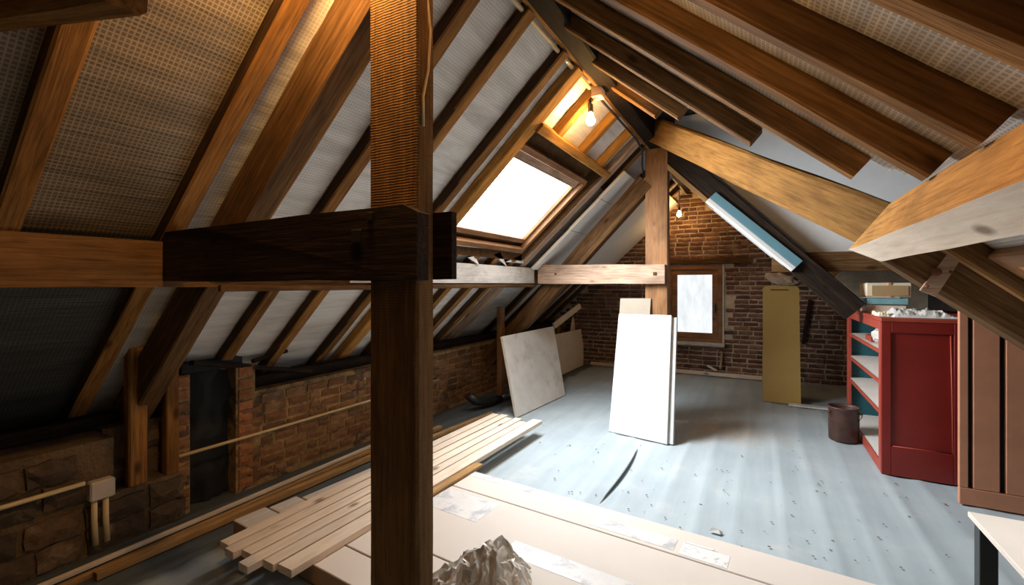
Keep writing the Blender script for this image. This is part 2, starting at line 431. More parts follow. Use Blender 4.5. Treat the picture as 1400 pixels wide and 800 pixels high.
# bricks ------------------------------------------------------------
def brick_meshes(mat, n, L, Hh, D, name='brick'):
    out = []
    for s in range(n):
        vs, fs = [], []
        nx, nz = 4, 2
        for i in range(nx+1):
            for j in range(nz+1):
                e = (i in (0, nx)) or (j in (0, nz))
                vs.append((L*(i/nx-.5)+rnd.uniform(-.05, .05)*L/nx*2, (D*.5 if e else D*(1+rnd.uniform(-.1, .25))), Hh*(j/nz-.5)+rnd.uniform(-.09, .09)*Hh))
        nb = len(vs)
        idx = lambda i, j: i*(nz+1)+j
        for i in range(nx):
            for j in range(nz): fs.append((idx(i, j), idx(i+1, j), idx(i+1, j+1), idx(i, j+1)))
        bd = [idx(i, 0) for i in range(nx+1)]+[idx(nx, j) for j in range(1, nz+1)]+[idx(i, nz) for i in range(nx-1, -1, -1)]+[idx(0, j) for j in range(nz-1, 0, -1)]
        for k in bd: vs.append((vs[k][0], -D*.8, vs[k][2]))
        for q in range(len(bd)):
            r = (q+1) % len(bd); fs.append((bd[q], nb+q, nb+r, bd[r]))
        me = mkmesh(name, vs, fs, mat)
        bm = bmesh.new(); bm.from_mesh(me); bmesh.ops.recalc_face_normals(bm, faces=bm.faces[:]); bm.to_mesh(me); bm.free()
        out.append(me)
    return out
def lay_bricks(parent, meshes, u0, u1, z0, z1, pitch_u, pitch_z, to_world, ok, rank=None, limit=300):
    spots = []; row = 0; z = z0+pitch_z/2
    while z < z1:
        u = u0+(.5 if row % 2 else 0)*pitch_u+rnd.uniform(-.02, .02)
        while u < u1:
            s = rnd.choice((1, 1, 1, 1, .55)); L = pitch_u*s
            if ok(u+L/2, z): spots.append((u+L/2, z, s))
            u += L
        z += pitch_z*rnd.uniform(.94, 1.06); row += 1
    spots.sort(key=lambda p: rank(p) if rank else 0)
    jv, jf = [], []
    for i, (u, z, s) in enumerate(spots):
        me = rnd.choice(meshes)
        M = to_world(u, z) @ Matrix.Rotation(rnd.uniform(-.025, .025), 4, 'Y') @ Matrix.Diagonal((s*rnd.uniform(.92, 1.02), rnd.uniform(.7, 1.15), rnd.uniform(.86, 1.04), 1))
        if i < limit: obj('brick', me, parent, M)
        else:
            o = len(jv); jv += [M @ v.co for v in me.vertices]; jf += [tuple(o+k for k in p.vertices) for p in me.polygons]
    if jv:
        j = obj('brickwork', mkmesh('brickwork', jv, jf, meshes[0].materials[0].name), parent); j['kind'] = 'stuff'
    return len(spots)
def plate_with_holes(name, a0, a1, b0, b1, holes, mk, mat, parent=None):
    As = sorted({a0, a1, *[h[0] for h in holes], *[h[1] for h in holes]}); Bs = sorted({b0, b1, *[h[2] for h in holes], *[h[3] for h in holes]})
    vs, fs = [], []
    for i in range(len(As)-1):
        for j in range(len(Bs)-1):
            ca, cb = (As[i]+As[i+1])/2, (Bs[j]+Bs[j+1])/2
            if any(h[0] < ca < h[1] and h[2] < cb < h[3] for h in holes): continue
            o = len(vs); vs += [mk(As[i], Bs[j]), mk(As[i+1], Bs[j]), mk(As[i+1], Bs[j+1]), mk(As[i], Bs[j+1])]; fs.append((o, o+1, o+2, o+3))
    return obj(name, mkmesh(name, vs, fs, mat), parent)
# back wall
WX0, WX1, WZ0, WZ1 = -1.40, -.55, .53, 1.80
wb = plate_with_holes('wall_back', -4.3, XR, -.02, 3.5, [(WX0, WX1, WZ0, WZ1)], lambda a, c: (a, YB, c), 'mortar_back')
tag(wb, 'old dark red brick gable wall with pale mortar around the small window', kind='structure')
bb = brick_meshes('brick_back', 8, .212, .058, .016)
Rf = Matrix(((-1, 0, 0), (0, -1, 0), (0, 0, 1))).to_4x4()
def back_ok(x, z):
    if WX0-.10 < x < WX1+.10 and WZ0-.03 < z < WZ1+.02: return False
    if -1.45 < x < -.12 and 1.82 < z < 1.92: return False
    if z > min(zl(x), 3.0-.9*(x+1.05))+.05: return False
    return True
def back_rank(p):
    x, z, s = p; px, py = 0, 0
    D = -x*SN+YB*CS; px = CX+F*(x*CS+YB*SN)/D; py = CY-F*(z-EYE)/D
    hid = (835 < px < 920 and py > 425) or (1045 < px < 1090 and py > 392) or px > 1155 or px < 770
    vis = (915 < px < 1100) or (800 < px < 885)
    return (2 if hid else 0 if vis else 1)+s*-.1+rnd.random()*.05
lay_bricks(wb, bb, -3.4, 1.5, 0.0, 3.0, .222, .074, lambda u, z: Matrix.Translation(V((u, YB-.004, z))) @ Rf, back_ok, back_rank)
timber('lintel', (-1.5, YB-.02, 1.87), (-.12, YB-.02, 1.87), .06, .085, 'brown_wood', wb)
# left wall
def wall_top(y): return .62 if y < 1.5 else .70
wl = root('wall_left', (XL, 0, 0), 'low brown brick knee wall with ochre mortar under the left eaves', kind='structure')
poly_prism('mortar_core', [(1.50, -.02), (YB, -.02), (YB, .70), (2.04, .70), (2.04, .90), (1.90, .90), (1.90, -.01), (1.60, -.01), (1.60, .90), (1.50, .90), (1.50, .0), (1.50, -.02)], 'x', XL-.28, XL, 'mortar_left', wl)
box('ledge_core', XL-.28, XL+.05, YF, 1.50, -.02, .30, 'mortar_dark', wl, 0)
box('stone_core', XL-.28, XL+.05, YF, 1.18, .301, .62, 'mortar_dark', wl, 0)
box('stone_core', XL-.32, XL-.10, 1.181, 1.499, .302, .64, 'mortar_dark', wl, 0)
lb = brick_meshes('brick_left', 8, .178, .060, .012)
Rl = Matrix(((0, 1, 0), (-1, 0, 0), (0, 0, 1))).to_4x4()   # local +y -> world +x
def left_ok(y, z):
    if y < 1.5: return False
    if 1.56 < y < 1.98: return False
    return z < .67
lay_bricks(wl, lb, 1.48, 6.0, 0.03, .70, .200, .080, lambda u, z: Matrix.Translation(V((XL+.002, u, z))) @ Rl, left_ok, lambda p: p[0])
# jamb bricks beside the sooty flue
ob = brick_meshes('brick_orange', 3, .10, .062, .014)
for i in range(11):
    z = .05+i*.081
    obj('brick', rnd.choice(ob), wl, Matrix.Translation(V((XL+.003, 1.968, z))) @ Rl)
    obj('brick', rnd.choice(lb if i < 9 else ob), wl, Matrix.Translation(V((XL+.003, 1.552, z))) @ Rl @ Matrix.Diagonal((.45 if i < 9 else .8, 1, 1, 1)))
# rough stones of the near part, two courses low, two above set back
sb = brick_meshes('stone', 6, .245, .120, .028, 'stone')
lay = [(z, x) for z, x in ((.075, XL+.05), (.21, XL+.05), (.375, XL+.05), (.52, XL+.05))]
for z, x in lay:
    y = .30+rnd.uniform(-.1, 0)
    while y < 1.46:
        s = rnd.uniform(.7, 1.15)
        x = XL-.10 if z > .3 and y+.13*s > 1.18 else XL+.05
        if y+.26*s < (1.26 if z > .3 and x > XL else 1.57): obj('stone', rnd.choice(sb), wl, Matrix.Translation(V((x+.002, y+.13*s, z))) @ Rl @ Matrix.Rotation(rnd.uniform(-.05, .05), 4, 'Y') @ Matrix.Diagonal((s, rnd.uniform(.8, 1.4), rnd.uniform(.9, 1.08), 1)))
        y += .27*s
# flue
fb = root('flue_recess', (XL-.1, 1.75, 0), 'soot-blackened flue recess between two brick jambs in the knee wall', 'flue')
sv = [(-.0+.06*noise.noise(V((.55*i, .4*j, .7)))+.02*noise.noise(V((1.5*i, 2.2*j, .7)))-.02*(abs(i-4)/4), -.15+.30*i/8, .93*j/16) for j in range(17) for i in range(9)]
sf = [(j*9+i, j*9+i+1, (j+1)*9+i+1, (j+1)*9+i) for j in range(16) for i in range(8)]
obj('soot_face', mkmesh('soot_face', sv, sf, 'soot', True), fb, Matrix.Translation(V((XL-.07, 1.75, 0))))
box('flue_head', XL-.26, XL-.02, 1.56, 1.96, .905, .97, 'soot', fb)
# front, right and outer shell (behind the camera / outside the roof), keep stray sky out
fr = obj('wall_front', mkmesh('wall_front', [(-4.3, YF, -.02), (XR, YF, -.02), (XR, YF, 3.6), (-4.3, YF, 3.6)], [(0, 1, 2, 3)], 'shell_dark'))
tag(fr, 'dark gable wall behind the viewer', kind='structure')
wr = obj('wall_right', mkmesh('wall_right', [(XR, YF, -.02), (XR, YB, -.02), (XR, YB, 3.6), (XR, YF, 3.6)], [(0, 1, 2, 3)], 'shell_dark'))
tag(wr, 'dark right-hand outer wall under the dormer', kind='structure')

# ------------------------------------------------------------------ ceiling (roof underlay)
ce = root('ceiling', (LX, 2, 3.2), 'sloping roof underlay of woven translucent membrane between the rafters', kind='structure')
MO = .105
SKY = dict(x0=-2.43, x1=-1.53, y0=3.08, y1=4.72)
def lmem(u, v):
    x = -3.95+u*2.9; y = YF+v*(YB-YF)
    # sagging between rafters
    return (x, y, zl(x)+MO+.010*noise.noise(V((x*7, y*1.3, 1)))+.006*noise.noise(V((x*15, y*2, 5))))
L_SL = math.hypot(1, LM)
grid_surface('membrane', lmem, 90, 140, 'membrane_tan', ce, keep=lambda c: c.y < 1.1 and c.x > -2.6, uvfn=lambda p: (p.x*L_SL, p.y))
grid_surface('membrane', lmem, 90, 140, 'membrane_shade', ce, keep=lambda c: c.y < 1.1 and c.x <= -2.6, uvfn=lambda p: (p.x*L_SL, p.y))
grid_surface('membrane', lmem, 90, 140, 'membrane_mat', ce,
    keep=lambda c: c.y >= 1.1 and not (SKY['x0']-.02 < c.x < SKY['x1']+.02 and SKY['y0']-.02 < c.y < SKY['y1']+.02), uvfn=lambda p: (p.x*L_SL, p.y))
MR = .11
R_SL = math.hypot(1, RM)
def rkeep(c):
    if .73 < c.x < 1.47 and 1.13 < c.y < 2.22: return False  # opening cut for the assumed low roof window
    if c.x < .5: return c.y < 2.52-1.22*c.x or c.y > 5.55
    return c.y < 2.95
def rmem(u, v):
    x = -1.06+u*3.0; y = YF+v*(YB-YF)
    return (x, y, zr(x)+MR+.008*noise.noise(V((x*6, y*1.5, 2))))
grid_surface('membrane', rmem, 90, 190, 'membrane_right', ce, keep=lambda c: rkeep(c) and (c.y < 5 or c.x < .75), uvfn=lambda p: (p.x*R_SL, p.y))
obj('dormer_ceiling', mkmesh('dormer_ceiling', [(-1.06, YF, 3.42), (XR, YF, 3.42), (XR, YB, 3.42), (-1.06, YB, 3.42)], [(0, 3, 2, 1)], 'shell_dark'), ce)
# white dormer cheek behind the far truss, above principal rafter and collar
ck = poly_prism('dormer_cheek', [(-.86, 3.0), (-.55, 2.62), (.32, 1.80), (1.98, 1.80), (1.98, 3.40), (-.86, 3.40)], 'y', 5.44, 5.47, 'plaster_white', ce)

obj('eaves_closure', mkmesh('eaves_closure', [(-3.9, YF, -.02), (-3.9, YB, -.02), (-3.9, YB, .8), (-3.9, YF, .8)], [(0, 1, 2, 3)], 'shell_dark'), ce)
obj('ridge_closure', mkmesh('ridge_closure', [(-1.055, YF, 3.1), (-1.055, YB, 3.1), (-1.055, YB, 3.45), (-1.055, YF, 3.45)], [(0, 1, 2, 3)], 'shell_dark'), ce)
# ------------------------------------------------------------------ windows
wn = root('window_1', (-.975, YB, .53), 'small brown-framed casement window in the brick gable wall', kind='structure')
fo = .05
def ring_frame(name, x0, x1, z0, z1, w_, y0, y1, mat, parent):
    box(name+'_rail', x0, x1, y0, y1, z0, z0+w_, mat, parent, .004); box(name+'_rail', x0, x1, y0, y1, z1-w_, z1, mat, parent, .004)
    box(name+'_stile', x0, x0+w_, y0, y1, z0+w_, z1-w_, mat, parent, .004); box(name+'_stile', x1-w_, x1, y0, y1, z0+w_, z1-w_, mat, parent, .004)
ring_frame('frame', WX0, WX1, WZ0, WZ1, .065, YB-.03, YB+.05, 'frame_wood', wn)
ring_frame('sash', WX0+.066, WX1-.066, WZ0+.066, WZ1-.066, .085, YB-.015, YB+.04, 'frame_wood', wn)
gp = obj('pane', mkmesh('pane', [(WX0+.14, YB+.03, WZ0+.14), (WX1-.14, YB+.03, WZ0+.14), (WX1-.14, YB+.03, WZ1-.14), (WX0+.14, YB+.03, WZ1-.14)], [(0, 1, 2, 3)], 'window_glass'), wn)
box('sill', WX0-.02, WX1+.04, YB-.10, YB+.02, WZ0-.055, WZ0-.002, 'white_wood', wn, .006)
hd = box('handle_plate', WX1-.115, WX1-.09, YB-.026, YB-.015, 1.06, 1.18, 'black_metal', wn, .002)
box('handle', WX1-.112, WX1-.093, YB-.055, YB-.026, 1.02, 1.15, 'black_metal', hd, .004)
# reveal strip right of the frame
box('reveal', WX1, WX1+.03, YB-.02, YB+.04, WZ0, WZ1+.02, 'pale_wood', wn, .003)
# skylight
sk = root('window_2', (-1.98, 3.9, 2.2), 'open-lit roof window with wooden frame set between the rafters', kind='structure')
def SL(x, y, off): return V((x, y, zl(x)+off))        # point above the left rafter underside (vertical offset)
def slope_bar(name, xa, ya, xb, yb, off, wd, ht, mat, parent):
    return timber(name, SL(xa, ya, off), SL(xb, yb, off), wd, ht, mat, parent, up=(-LM, 0, 1), jit=.001, cham=.004)
GX0, GX1, GY0, GY1 = -2.37, -1.70, 3.06, 4.58
for off, gx, w_, h_, mt in ((.10, .045, .06, .055, 'frame_wood'), (.165, .0, .06, .05, 'frame_wood')):
    slope_bar('frame_stile', GX0-gx, GY0-gx, GX1+gx, GY0-gx, off, w_, h_, mt, sk); slope_bar('frame_stile', GX0-gx, GY1+gx, GX1+gx, GY1+gx, off, w_, h_, mt, sk)
    slope_bar('frame_rail', GX0-gx, GY0-gx, GX0-gx, GY1+gx, off, w_, h_, mt, sk); slope_bar('frame_rail', GX1+gx, GY0-gx, GX1+gx, GY1+gx, off, w_, h_, mt, sk)
slope_bar('vent_bar', GX1-.035, GY0, GX1-.035, GY1, .145, .085, .03, 'pink_wood', sk)
def quadmesh(n_, pts, mat): return mkmesh(n_, pts, [(0, 1, 2, 3)], mat)
obj('pane', quadmesh('pane', [SL(GX0, GY0, .18), SL(GX0, GY1, .18), SL(GX1, GY1, .18), SL(GX1, GY0, .18)], 'skylight_glass'), sk)
# lining boards of the skylight reveal
for nm, q in (('reveal', [(-2.46, 3.06), (-1.50, 3.06)]), ('reveal', [(-2.46, 4.72), (-1.50, 4.72)]), ('reveal', [(-2.46, 3.06), (-2.46, 4.72)]), ('reveal', [(-1.50, 3.06), (-1.50, 4.72)])):
    (xa, ya), (xb, yb) = q
    pts = [SL(xa, ya, .02), SL(xb, yb, .02), SL(xb, yb, .28), SL(xa, ya, .28)]
    obj(nm, quadmesh(nm, pts, 'brown_wood'), sk)
pts = [(-2.46, 3.06), (-2.46, 4.72), (-1.50, 4.72), (-1.50, 3.06)]
ins = [(GX0, GY0), (GX0, GY1), (GX1, GY1), (GX1, GY0)]
vs = [SL(*p, .19) for p in pts]+[SL(*p, .19) for p in ins]
obj('flashing', mkmesh('flashing', vs, [(0, 1, 5, 4), (1, 2, 6, 5), (2, 3, 7, 6), (3, 0, 4, 7)], 'brown_wood'), sk)

# assumed roof window added for light in the opposite slope, below the pale purlin
s3 = root('window_3_assumed', (1.07, 1.68, 1.3), 'assumed low roof window, added unseen in the opposite slope under the pale purlin', kind='structure')
SR = lambda x, y, off: V((x, y, zr(x)+off))
obj('pane', quadmesh('pane', [SR(.78, 1.17, .15), SR(1.43, 1.17, .15), SR(1.43, 2.18, .15), SR(.78, 2.18, .15)], 'assumed_side_glass'), s3)
for xa, ya, xb, yb in ((.74, 1.15, 1.47, 1.15), (.74, 2.20, 1.47, 2.20), (.76, 1.12, .76, 2.23), (1.45, 1.12, 1.45, 2.23)):
    timber('frame_bar', SR(xa, ya, .12), SR(xb, yb, .12), .07, .09, 'frame_wood', s3, up=(RM, 0, 1), jit=.001)

# ================================================================== TIMBERS
def lrafter(y2, x0=-1.13, x1=-3.78, wd=.085, mat='rafter_wood', ht=.075, lab=None, grp='common rafters of the left slope', yc=None):
    yc = y2-wd/2 if yc is None else yc
    off = ht/2*L_SL
    o = timber('rafter', SL(x0, yc, off), SL(x1, yc, off), wd, ht, mat, up=(-LM, 0, 1), side='rafter_shade' if mat == 'rafter_wood' else None)
    return tag(o, lab or 'rough sawn common rafter running from ridge to eaves on the window side', 'rafter', grp)
for y2, lb_ in ((.10, 'common rafter just behind the short brace, before the near truss'), (.63, 'brown common rafter crossed by the short high brace'),
    (1.175, 'common rafter running just in front of the near principal rafter'), (1.545, 'common rafter showing as a thin strip behind the near principal rafter'),
    (1.895, 'first common rafter past the tall post towards the roof window'), (2.295, 'second common rafter past the tall post towards the roof window'),
    (2.80, 'common rafter next to the golden trimmer of the roof window')): lrafter(y2, lab=lb_)
lrafter(3.085, wd=.12, mat='gold_wood', lab='wide golden trimmer rafter along the near edge of the roof window', grp='roof window trimmers')
lrafter(4.90, wd=.14, mat='pink_wood', lab='pinkish trimmer rafter along the far edge of the roof window', grp='roof window trimmers')
for y2, lb_ in ((3.46, 'short golden jack rafter above the roof window, right behind the bulb'), (4.03, 'middle golden jack rafter above the roof window header'), (4.56, 'golden jack rafter above the roof window, nearest the white insulation boards')): lrafter(y2, x1=-1.50, lab=lb_, grp='jack rafters above the roof window', mat='gold_wood')
for y2, lb_ in ((3.43, 'lower jack rafter under the purlin beneath the near corner of the roof window'), (3.80, 'lower jack rafter second from the near roof window corner, under the purlin'), (4.19, 'lower jack rafter third from the near roof window corner, under the purlin'), (4.56, 'lower jack rafter under the purlin beneath the far corner of the roof window')): lrafter(y2, x0=-2.47, lab=lb_, grp='jack rafters below the roof window')
for y2, w__ in zip((5.75, 6.20, 6.62, 7.05, 7.5, 7.95), ('first', 'second', 'third', 'fourth', 'fifth', 'sixth')): lrafter(y2, x0=-2.45, lab=w__+' lower rafter past the far truss, under the eaves', grp='rafters beyond the far truss')
for y2, w__ in zip((5.12, 5.9, 6.5, 7.1, 7.6), ('first', 'second', 'third', 'fourth', 'fifth')): lrafter(y2, x1=-1.6, lab=w__+' upper rafter end at the ridge past the roof window', grp='rafters at the far ridge')
hdr = timber('header', SL(-1.47, 3.06, .03), SL(-1.47, 4.80, .03), .075, .10, 'gold_wood', up=(-LM, 0, 1)); tag(hdr, 'golden header timber across the top of the roof window', 'beam')
def rrafter(y2, x1=.43, wd=.068, x0=-1.0, ht=.080, mat='rafter_wood', lab='deep brown rafter on the slope opposite the roof window', grp='long rafters opposite the roof window'):
    yc = y2-wd/2; off = ht/2*R_SL
    P = lambda x: V((x, yc, zr(x)+off))
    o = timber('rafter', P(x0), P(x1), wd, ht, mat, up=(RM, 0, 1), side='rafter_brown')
    return tag(o, lab, 'rafter', grp)
for y2, lb_ in ((.30, 'deep brown rafter fifth from the sawn-off rafters over the pale purlin'), (.66, 'deep brown rafter fourth from the sawn-off rafters over the pale purlin'),
    (1.01, 'deep brown rafter third from the sawn-off rafters over the pale purlin'), (1.36, 'deep brown rafter second from the sawn-off rafters over the pale purlin'),
    (1.71, 'last full-length deep rafter next to the sawn-off ones, over the pale purlin')): rrafter(y2, lab=lb_)
rrafter(2.10, x1=.32, lab='deep rafter sawn off just above the golden valley beam', grp='sawn-off rafters opposite the roof window')
for y2, xe, lb_ in ((2.55, -.02, 'longest of the sawn-off rafter stubs above the golden valley beam'), (3.04, -.43, 'middle sawn-off rafter stub above the golden valley beam'), (3.5, -.66, 'shortest sawn-off rafter stub where the golden valley beam meets the ridge')): rrafter(y2, x1=xe, lab=lb_, grp='sawn-off rafters opposite the roof window', wd=.075)
for y2, w__ in zip((5.9, 6.4, 6.9, 7.4, 7.9), ('fifth', 'fourth', 'third', 'second', 'first')): rrafter(y2, x1=.7, lab=w__+' rafter from the brick gable, behind the dark far principal rafter', grp='rafters by the gable')
# outer part of the right slope past the purlin
for y2, lb_ in ((.30, 'dark lower rafter below the pale purlin, farthest from the dark diagonal beam'), (.66, 'dark lower rafter below the pale purlin, before the assumed low roof window'), (1.10, 'dark trimmer rafter at the near edge of the assumed low roof window'), (2.30, 'dark trimmer rafter between the assumed low roof window and the dark diagonal beam')): rrafter(y2, x0=.56, x1=1.9, lab=lb_, grp='lower rafters below the pale purlin')
# ridge beam
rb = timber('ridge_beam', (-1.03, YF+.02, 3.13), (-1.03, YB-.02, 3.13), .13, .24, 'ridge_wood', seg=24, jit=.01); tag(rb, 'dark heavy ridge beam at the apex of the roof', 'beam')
rs = timber('ridge_strip', (-1.11, YF+.02, 3.045), (-1.11, 5.1, 3.045), .03, .06, 'rafter_wood', seg=20); tag(rs, 'thin brown batten fixed along the ridge beam', 'batten')
# purlins
def purlin_mesh(name, prof, y0, y1, mat, seg=18, jit=.006):
    n = len(prof); vs, fs = [], []
    for i in range(seg+1):
        y = (y1-y0)*i/seg
        for k, (x, z) in enumerate(prof):
            q = noise.noise_vector(V((y*1.3, k*5.3, 2.2)))*jit; vs.append((y, x+q.x, z+q.z))
    for i in range(seg):
        for k in range(n):
            a = i*n+k; c = i*n+(k+1) % n; fs.append((a, c, c+n, a+n))
    fs += [tuple(range(n-1, -1, -1)), tuple(seg*n+k for k in range(n))]
    me = mkmesh(name, vs, fs, mat); bm = bmesh.new(); bm.from_mesh(me); bmesh.ops.recalc_face_normals(bm, faces=bm.faces[:]); bm.to_mesh(me); bm.free(); return me
Mp = lambda x, y, z: Matrix(((0, 1, 0, x), (1, 0, 0, y), (0, 0, 1, z), (0, 0, 0, 1)))
pl = obj('purlin', purlin_mesh('purlin', [(0, 0), (0, .215), (-.03, .205), (-.20, .045), (-.20, 0)], YF+.02, 5.13, 'purlin_wood'), None, Mp(-2.49, YF+.02, 1.485))
tag(pl, 'long brown purlin beam under the rafters on the roof window side', 'beam')
pl2 = obj('purlin', purlin_mesh('purlin', [(0, 0), (0, .20), (-.03, .19), (-.20, .045), (-.20, 0)], 5.14, YB-.02, 'brown_wood'), None, Mp(-2.50, 5.14, 1.49))
tag(pl2, 'brown purlin length beyond the far truss reaching the brick gable', 'beam')
lip = timber('batten', (-2.474, 1.34, 1.475), (-2.474, 5.1, 1.475), .03, .035, 'brown_wood', seg=12); tag(lip, 'thin brown batten along the lower edge of the purlin', 'batten')
plit = timber('purlin_lit_strip', (-2.482, 2.2, 1.60), (-2.482, 5.09, 1.60), .014, .19, 'white_wood', seg=10, jit=.001, cham=.002); tag(plit, 'added whitish strip imitating light on the purlin below the roof window', 'board')  # roof window light on the purlin, put in as a white strip
# right purlin: golden hewn face above, pale sawn face below
tip = ox(1162, 340, .45)
pv = [(.38, 1.669), (.469, 1.597), (.57, 1.67), (.51, 1.787), (.42, 1.797)]
seg = 14; vs, fs = [], []
for i in range(seg+1):
    t = i/seg
    for k, (x, z) in enumerate(pv):
        yend = (2.75, 2.55, 2.50, 2.25, 2.15)[k]
        y = YF+.05+(yend-YF-.05)*t; q = noise.noise_vector(V((y*1.5, k*4.7, 9)))*.008
        vs.append((x+q.x, y, z+q.z))
n = 5
for i in range(seg):
    for k in range(n):
        a = i*n+k; c = i*n+(k+1) % n; fs.append((a, c, c+n, a+n))
fs += [tuple(range(n-1, -1, -1)), tuple(seg*n+k for k in range(n))]
vs = [(v[1], v[0]-.55, v[2]-1.7) for v in vs]
me = mkmesh('purlin', vs, fs, 'gold_wood'); me.materials.append(MATS['pale_wood'])
bm = bmesh.new(); bm.from_mesh(me); bmesh.ops.recalc_face_normals(bm, faces=bm.faces[:]); bm.to_mesh(me); bm.free()
for p in me.polygons:
    if p.normal.y < -.3 and p.normal.z < -.4: p.material_index = 1
pr = obj('purlin', me, None, Mp(.55, 0, 1.7)); tag(pr, 'massive pale purlin with golden hewn face opposite the roof window', 'beam')
# golden valley beam
va, vb = V((-1.03, 4.93, 3.03)), V((.50, 3.05, 1.715))
dv = (vb-va).normalized(); nrm = V((RM, 0, 1)).normalized(); side = dv.cross(nrm).normalized()
va2, vb2 = va+nrm*.02, vb+nrm*.02
vbm = timber('valley_beam', va2+V((0, 0, .10)), vb2+dv*.22+V((0, 0, .10)), .07, .25, 'gold_wood', up=(0, 0, 1), jit=.008, cham=.015)
tag(vbm, 'big golden sawn valley beam from the ridge to the pale purlin', 'beam')
# dark principal rafter right, with nailed pale block
db = timber('principal_rafter', (.50, 2.60, 1.727), (1.93, 2.60, .616), .12, .235, 'brown_wood', up=(0, 0, 1), jit=.015, cham=.02)
tag(db, 'dark weathered diagonal beam passing in front of the red cabinet', 'beam')
c0 = [oy(*p, 2.533) for p in ((1258, 397), (1280, 406), (1325, 338), (1305, 334))]
blk = slab('nailed_block', c0[0], c0[1], c0[2], c0[3], .018, 'pink_wood', bv=.002); tag(blk, 'small pale wooden cleat with rust stains nailed to the dark diagonal beam', 'cleat')
ru = [oy(*p, 2.528) for p in ((1271, 375), (1280, 380), (1291, 373), (1286, 365), (1274, 367))]
rc = sum(ru, V())/5
for (r_, dp) in ((.018, V((0, 0, 0))), (.006, V((-.03, 0, -.06))), (.006, V((.045, 0, .0)))):
    lathe('rusty_nail', [(.001, .012), (r_*.7, .010), (r_, .002), (r_, -.004)], 'rust', rc+dp, blk, 10).matrix_basis @= Matrix.Rotation(math.pi/2, 4, 'X')
# near truss
t1 = root('roof_truss', (-1.09, 1.19, 0), 'dark timber roof truss with tall square post and tie beam under the ridge', 'truss')
timber('post', (-1.0915, 1.193, 0), (-1.0915, 1.193, 3.02), .215, .085, 'post_wood', t1, up=(0, 1, 0), seg=18, cham=.006)
def tie(y0, y1, xa, xb, z0, z1, name, bevel=True):
    pts = [(xa, z0), (xb, z0), (xb, z1-.03), (xb-.06, z1), (xa+.5, z1-.004), (xa, z1-.01)]
    return pts
def hewn(o, jit=.005):
    bm = bmesh.new(); bm.from_mesh(o.data)
    bmesh.ops.subdivide_edges(bm, edges=[e for e in bm.edges if e.calc_length() > .4], cuts=8, use_grid_fill=True)
    for v in bm.verts: v.co += noise.noise_vector(v.co*3)*jit
    bm.to_mesh(o.data); bm.free(); return o
tb = hewn(poly_prism('tie_beam', tie(1.07, 1.15, -2.54, -.933, 1.511, 1.752, 'tie'), 'y', 1.09, 1.149, 'dark_wood', t1))
hewn(poly_prism('tie_beam', [(-1.30, 1.513), (-.91, 1.513), (-.91, 1.74), (-1.30, 1.745)], 'y', 1.237, 1.265, 'dark_wood', t1))
for (x, z, s) in ((-1.195, 1.66, .022), (-1.13, 1.722, .014)):
    box('peg', x-s, x+s, 1.084, 1.10, z-s, z+s, 'gap_black', tb, .002)
timber('principal_rafter', (-1.2, 1.355, 2.90), (-3.52, 1.355, .66), .11, .215, 'brown_wood', t1, up=(-1, 0, 1), jit=.008)
# far truss
t2 = root('roof_truss', (-1.03, 5.26, 0), 'far roof truss with reddish post and pale pegged tie beam before the brick wall', 'truss')
timber('post', (-1.02, 5.27, 0), (-1.02, 5.27, 3.02), .245, .13, 'frame_wood', t2, up=(0, 1, 0), seg=16)
tb2 = hewn(poly_prism('tie_beam', [(-2.44, 1.5), (-.915, 1.5), (-.915, 1.71), (-2.44, 1.735)], 'y', 5.12, 5.20, 'pink_wood', t2), .004)
for (x, z, s) in ((-1.02, 1.61, .017), (-2.2, 1.62, .012)): box('peg', x-s, x+s, 5.112, 5.125, z-s, z+s, 'brown_wood', tb2, .002)
timber('principal_rafter', (-1.14, 5.27, 2.66), (-3.25, 5.27, .46), .14, .20, 'brown_wood', t2, up=(-1, 0, 1))
timber('principal_rafter', (-.93, 5.29, 2.99), (.775, 5.29, 1.241), .14, .215, 'dark_wood', t2, up=(1, 0, 1))
timber('collar', (.10, 5.38, 1.715), (1.95, 5.38, 1.715), .10, .19, 'brown_wood', t2)
timber('lit_soffit_strip', (-.95, 5.22, 2.84), (-.42, 5.22, 2.30), .03, .05, 'orange_batten', t2, up=(1, 0, 1))  # light on the rafter's underside, put in as an orange strip
# brace top-left corner
br = timber('brace', (-2.05, .42, 2.30), (-1.05, .40, 2.06), .07, .075, 'rafter_wood'); tag(br, 'short brown brace timber crossing the nearest rafter high up', 'brace')
# wall plate and studs on the left wall
wp = timber('wall_plate', (-3.46, 2.06, .745), (-3.46, YB-.05, .745), .13, .085, 'dark_wood', seg=14); tag(wp, 'dark wall plate timber on top of the brick knee wall', 'beam')
wp2 = timber('wall_plate', (-3.55, YF+.05, .665), (-3.55, 1.45, .665), .12, .07, 'dark_wood'); tag(wp2, 'dark wall plate on the stone knee wall by the junction box', 'beam')
for ya, yb, z0, z1, lb_ in ((1.255, 1.350, .302, 1.16, 'taller brown stud post standing on the stone ledge'), (1.445, 1.52, .302, .96, 'shorter brown stud post beside the black flue')):
    s_ = timber('stud', (-3.29, (ya+yb)/2, z0), (-3.29, (ya+yb)/2, z1), .07, yb-ya, 'rafter_wood', up=(0, 1, 0)); tag(s_, lb_, 'stud')
sl1 = timber('rail_board', ox(262, 496, -3.30), ox(424, 508, -3.36), .03, .055, 'dark_wood', up=(1, 0, .2)); tag(sl1, 'dark weathered board nailed across rafters above the black flue', 'board')
sl2 = timber('rail_board', ox(345, 494, -3.40), ox(392, 480, -3.40), .03, .03, 'dark_wood'); tag(sl2, 'thin dark lath crossing behind the weathered board above the flue', 'board')
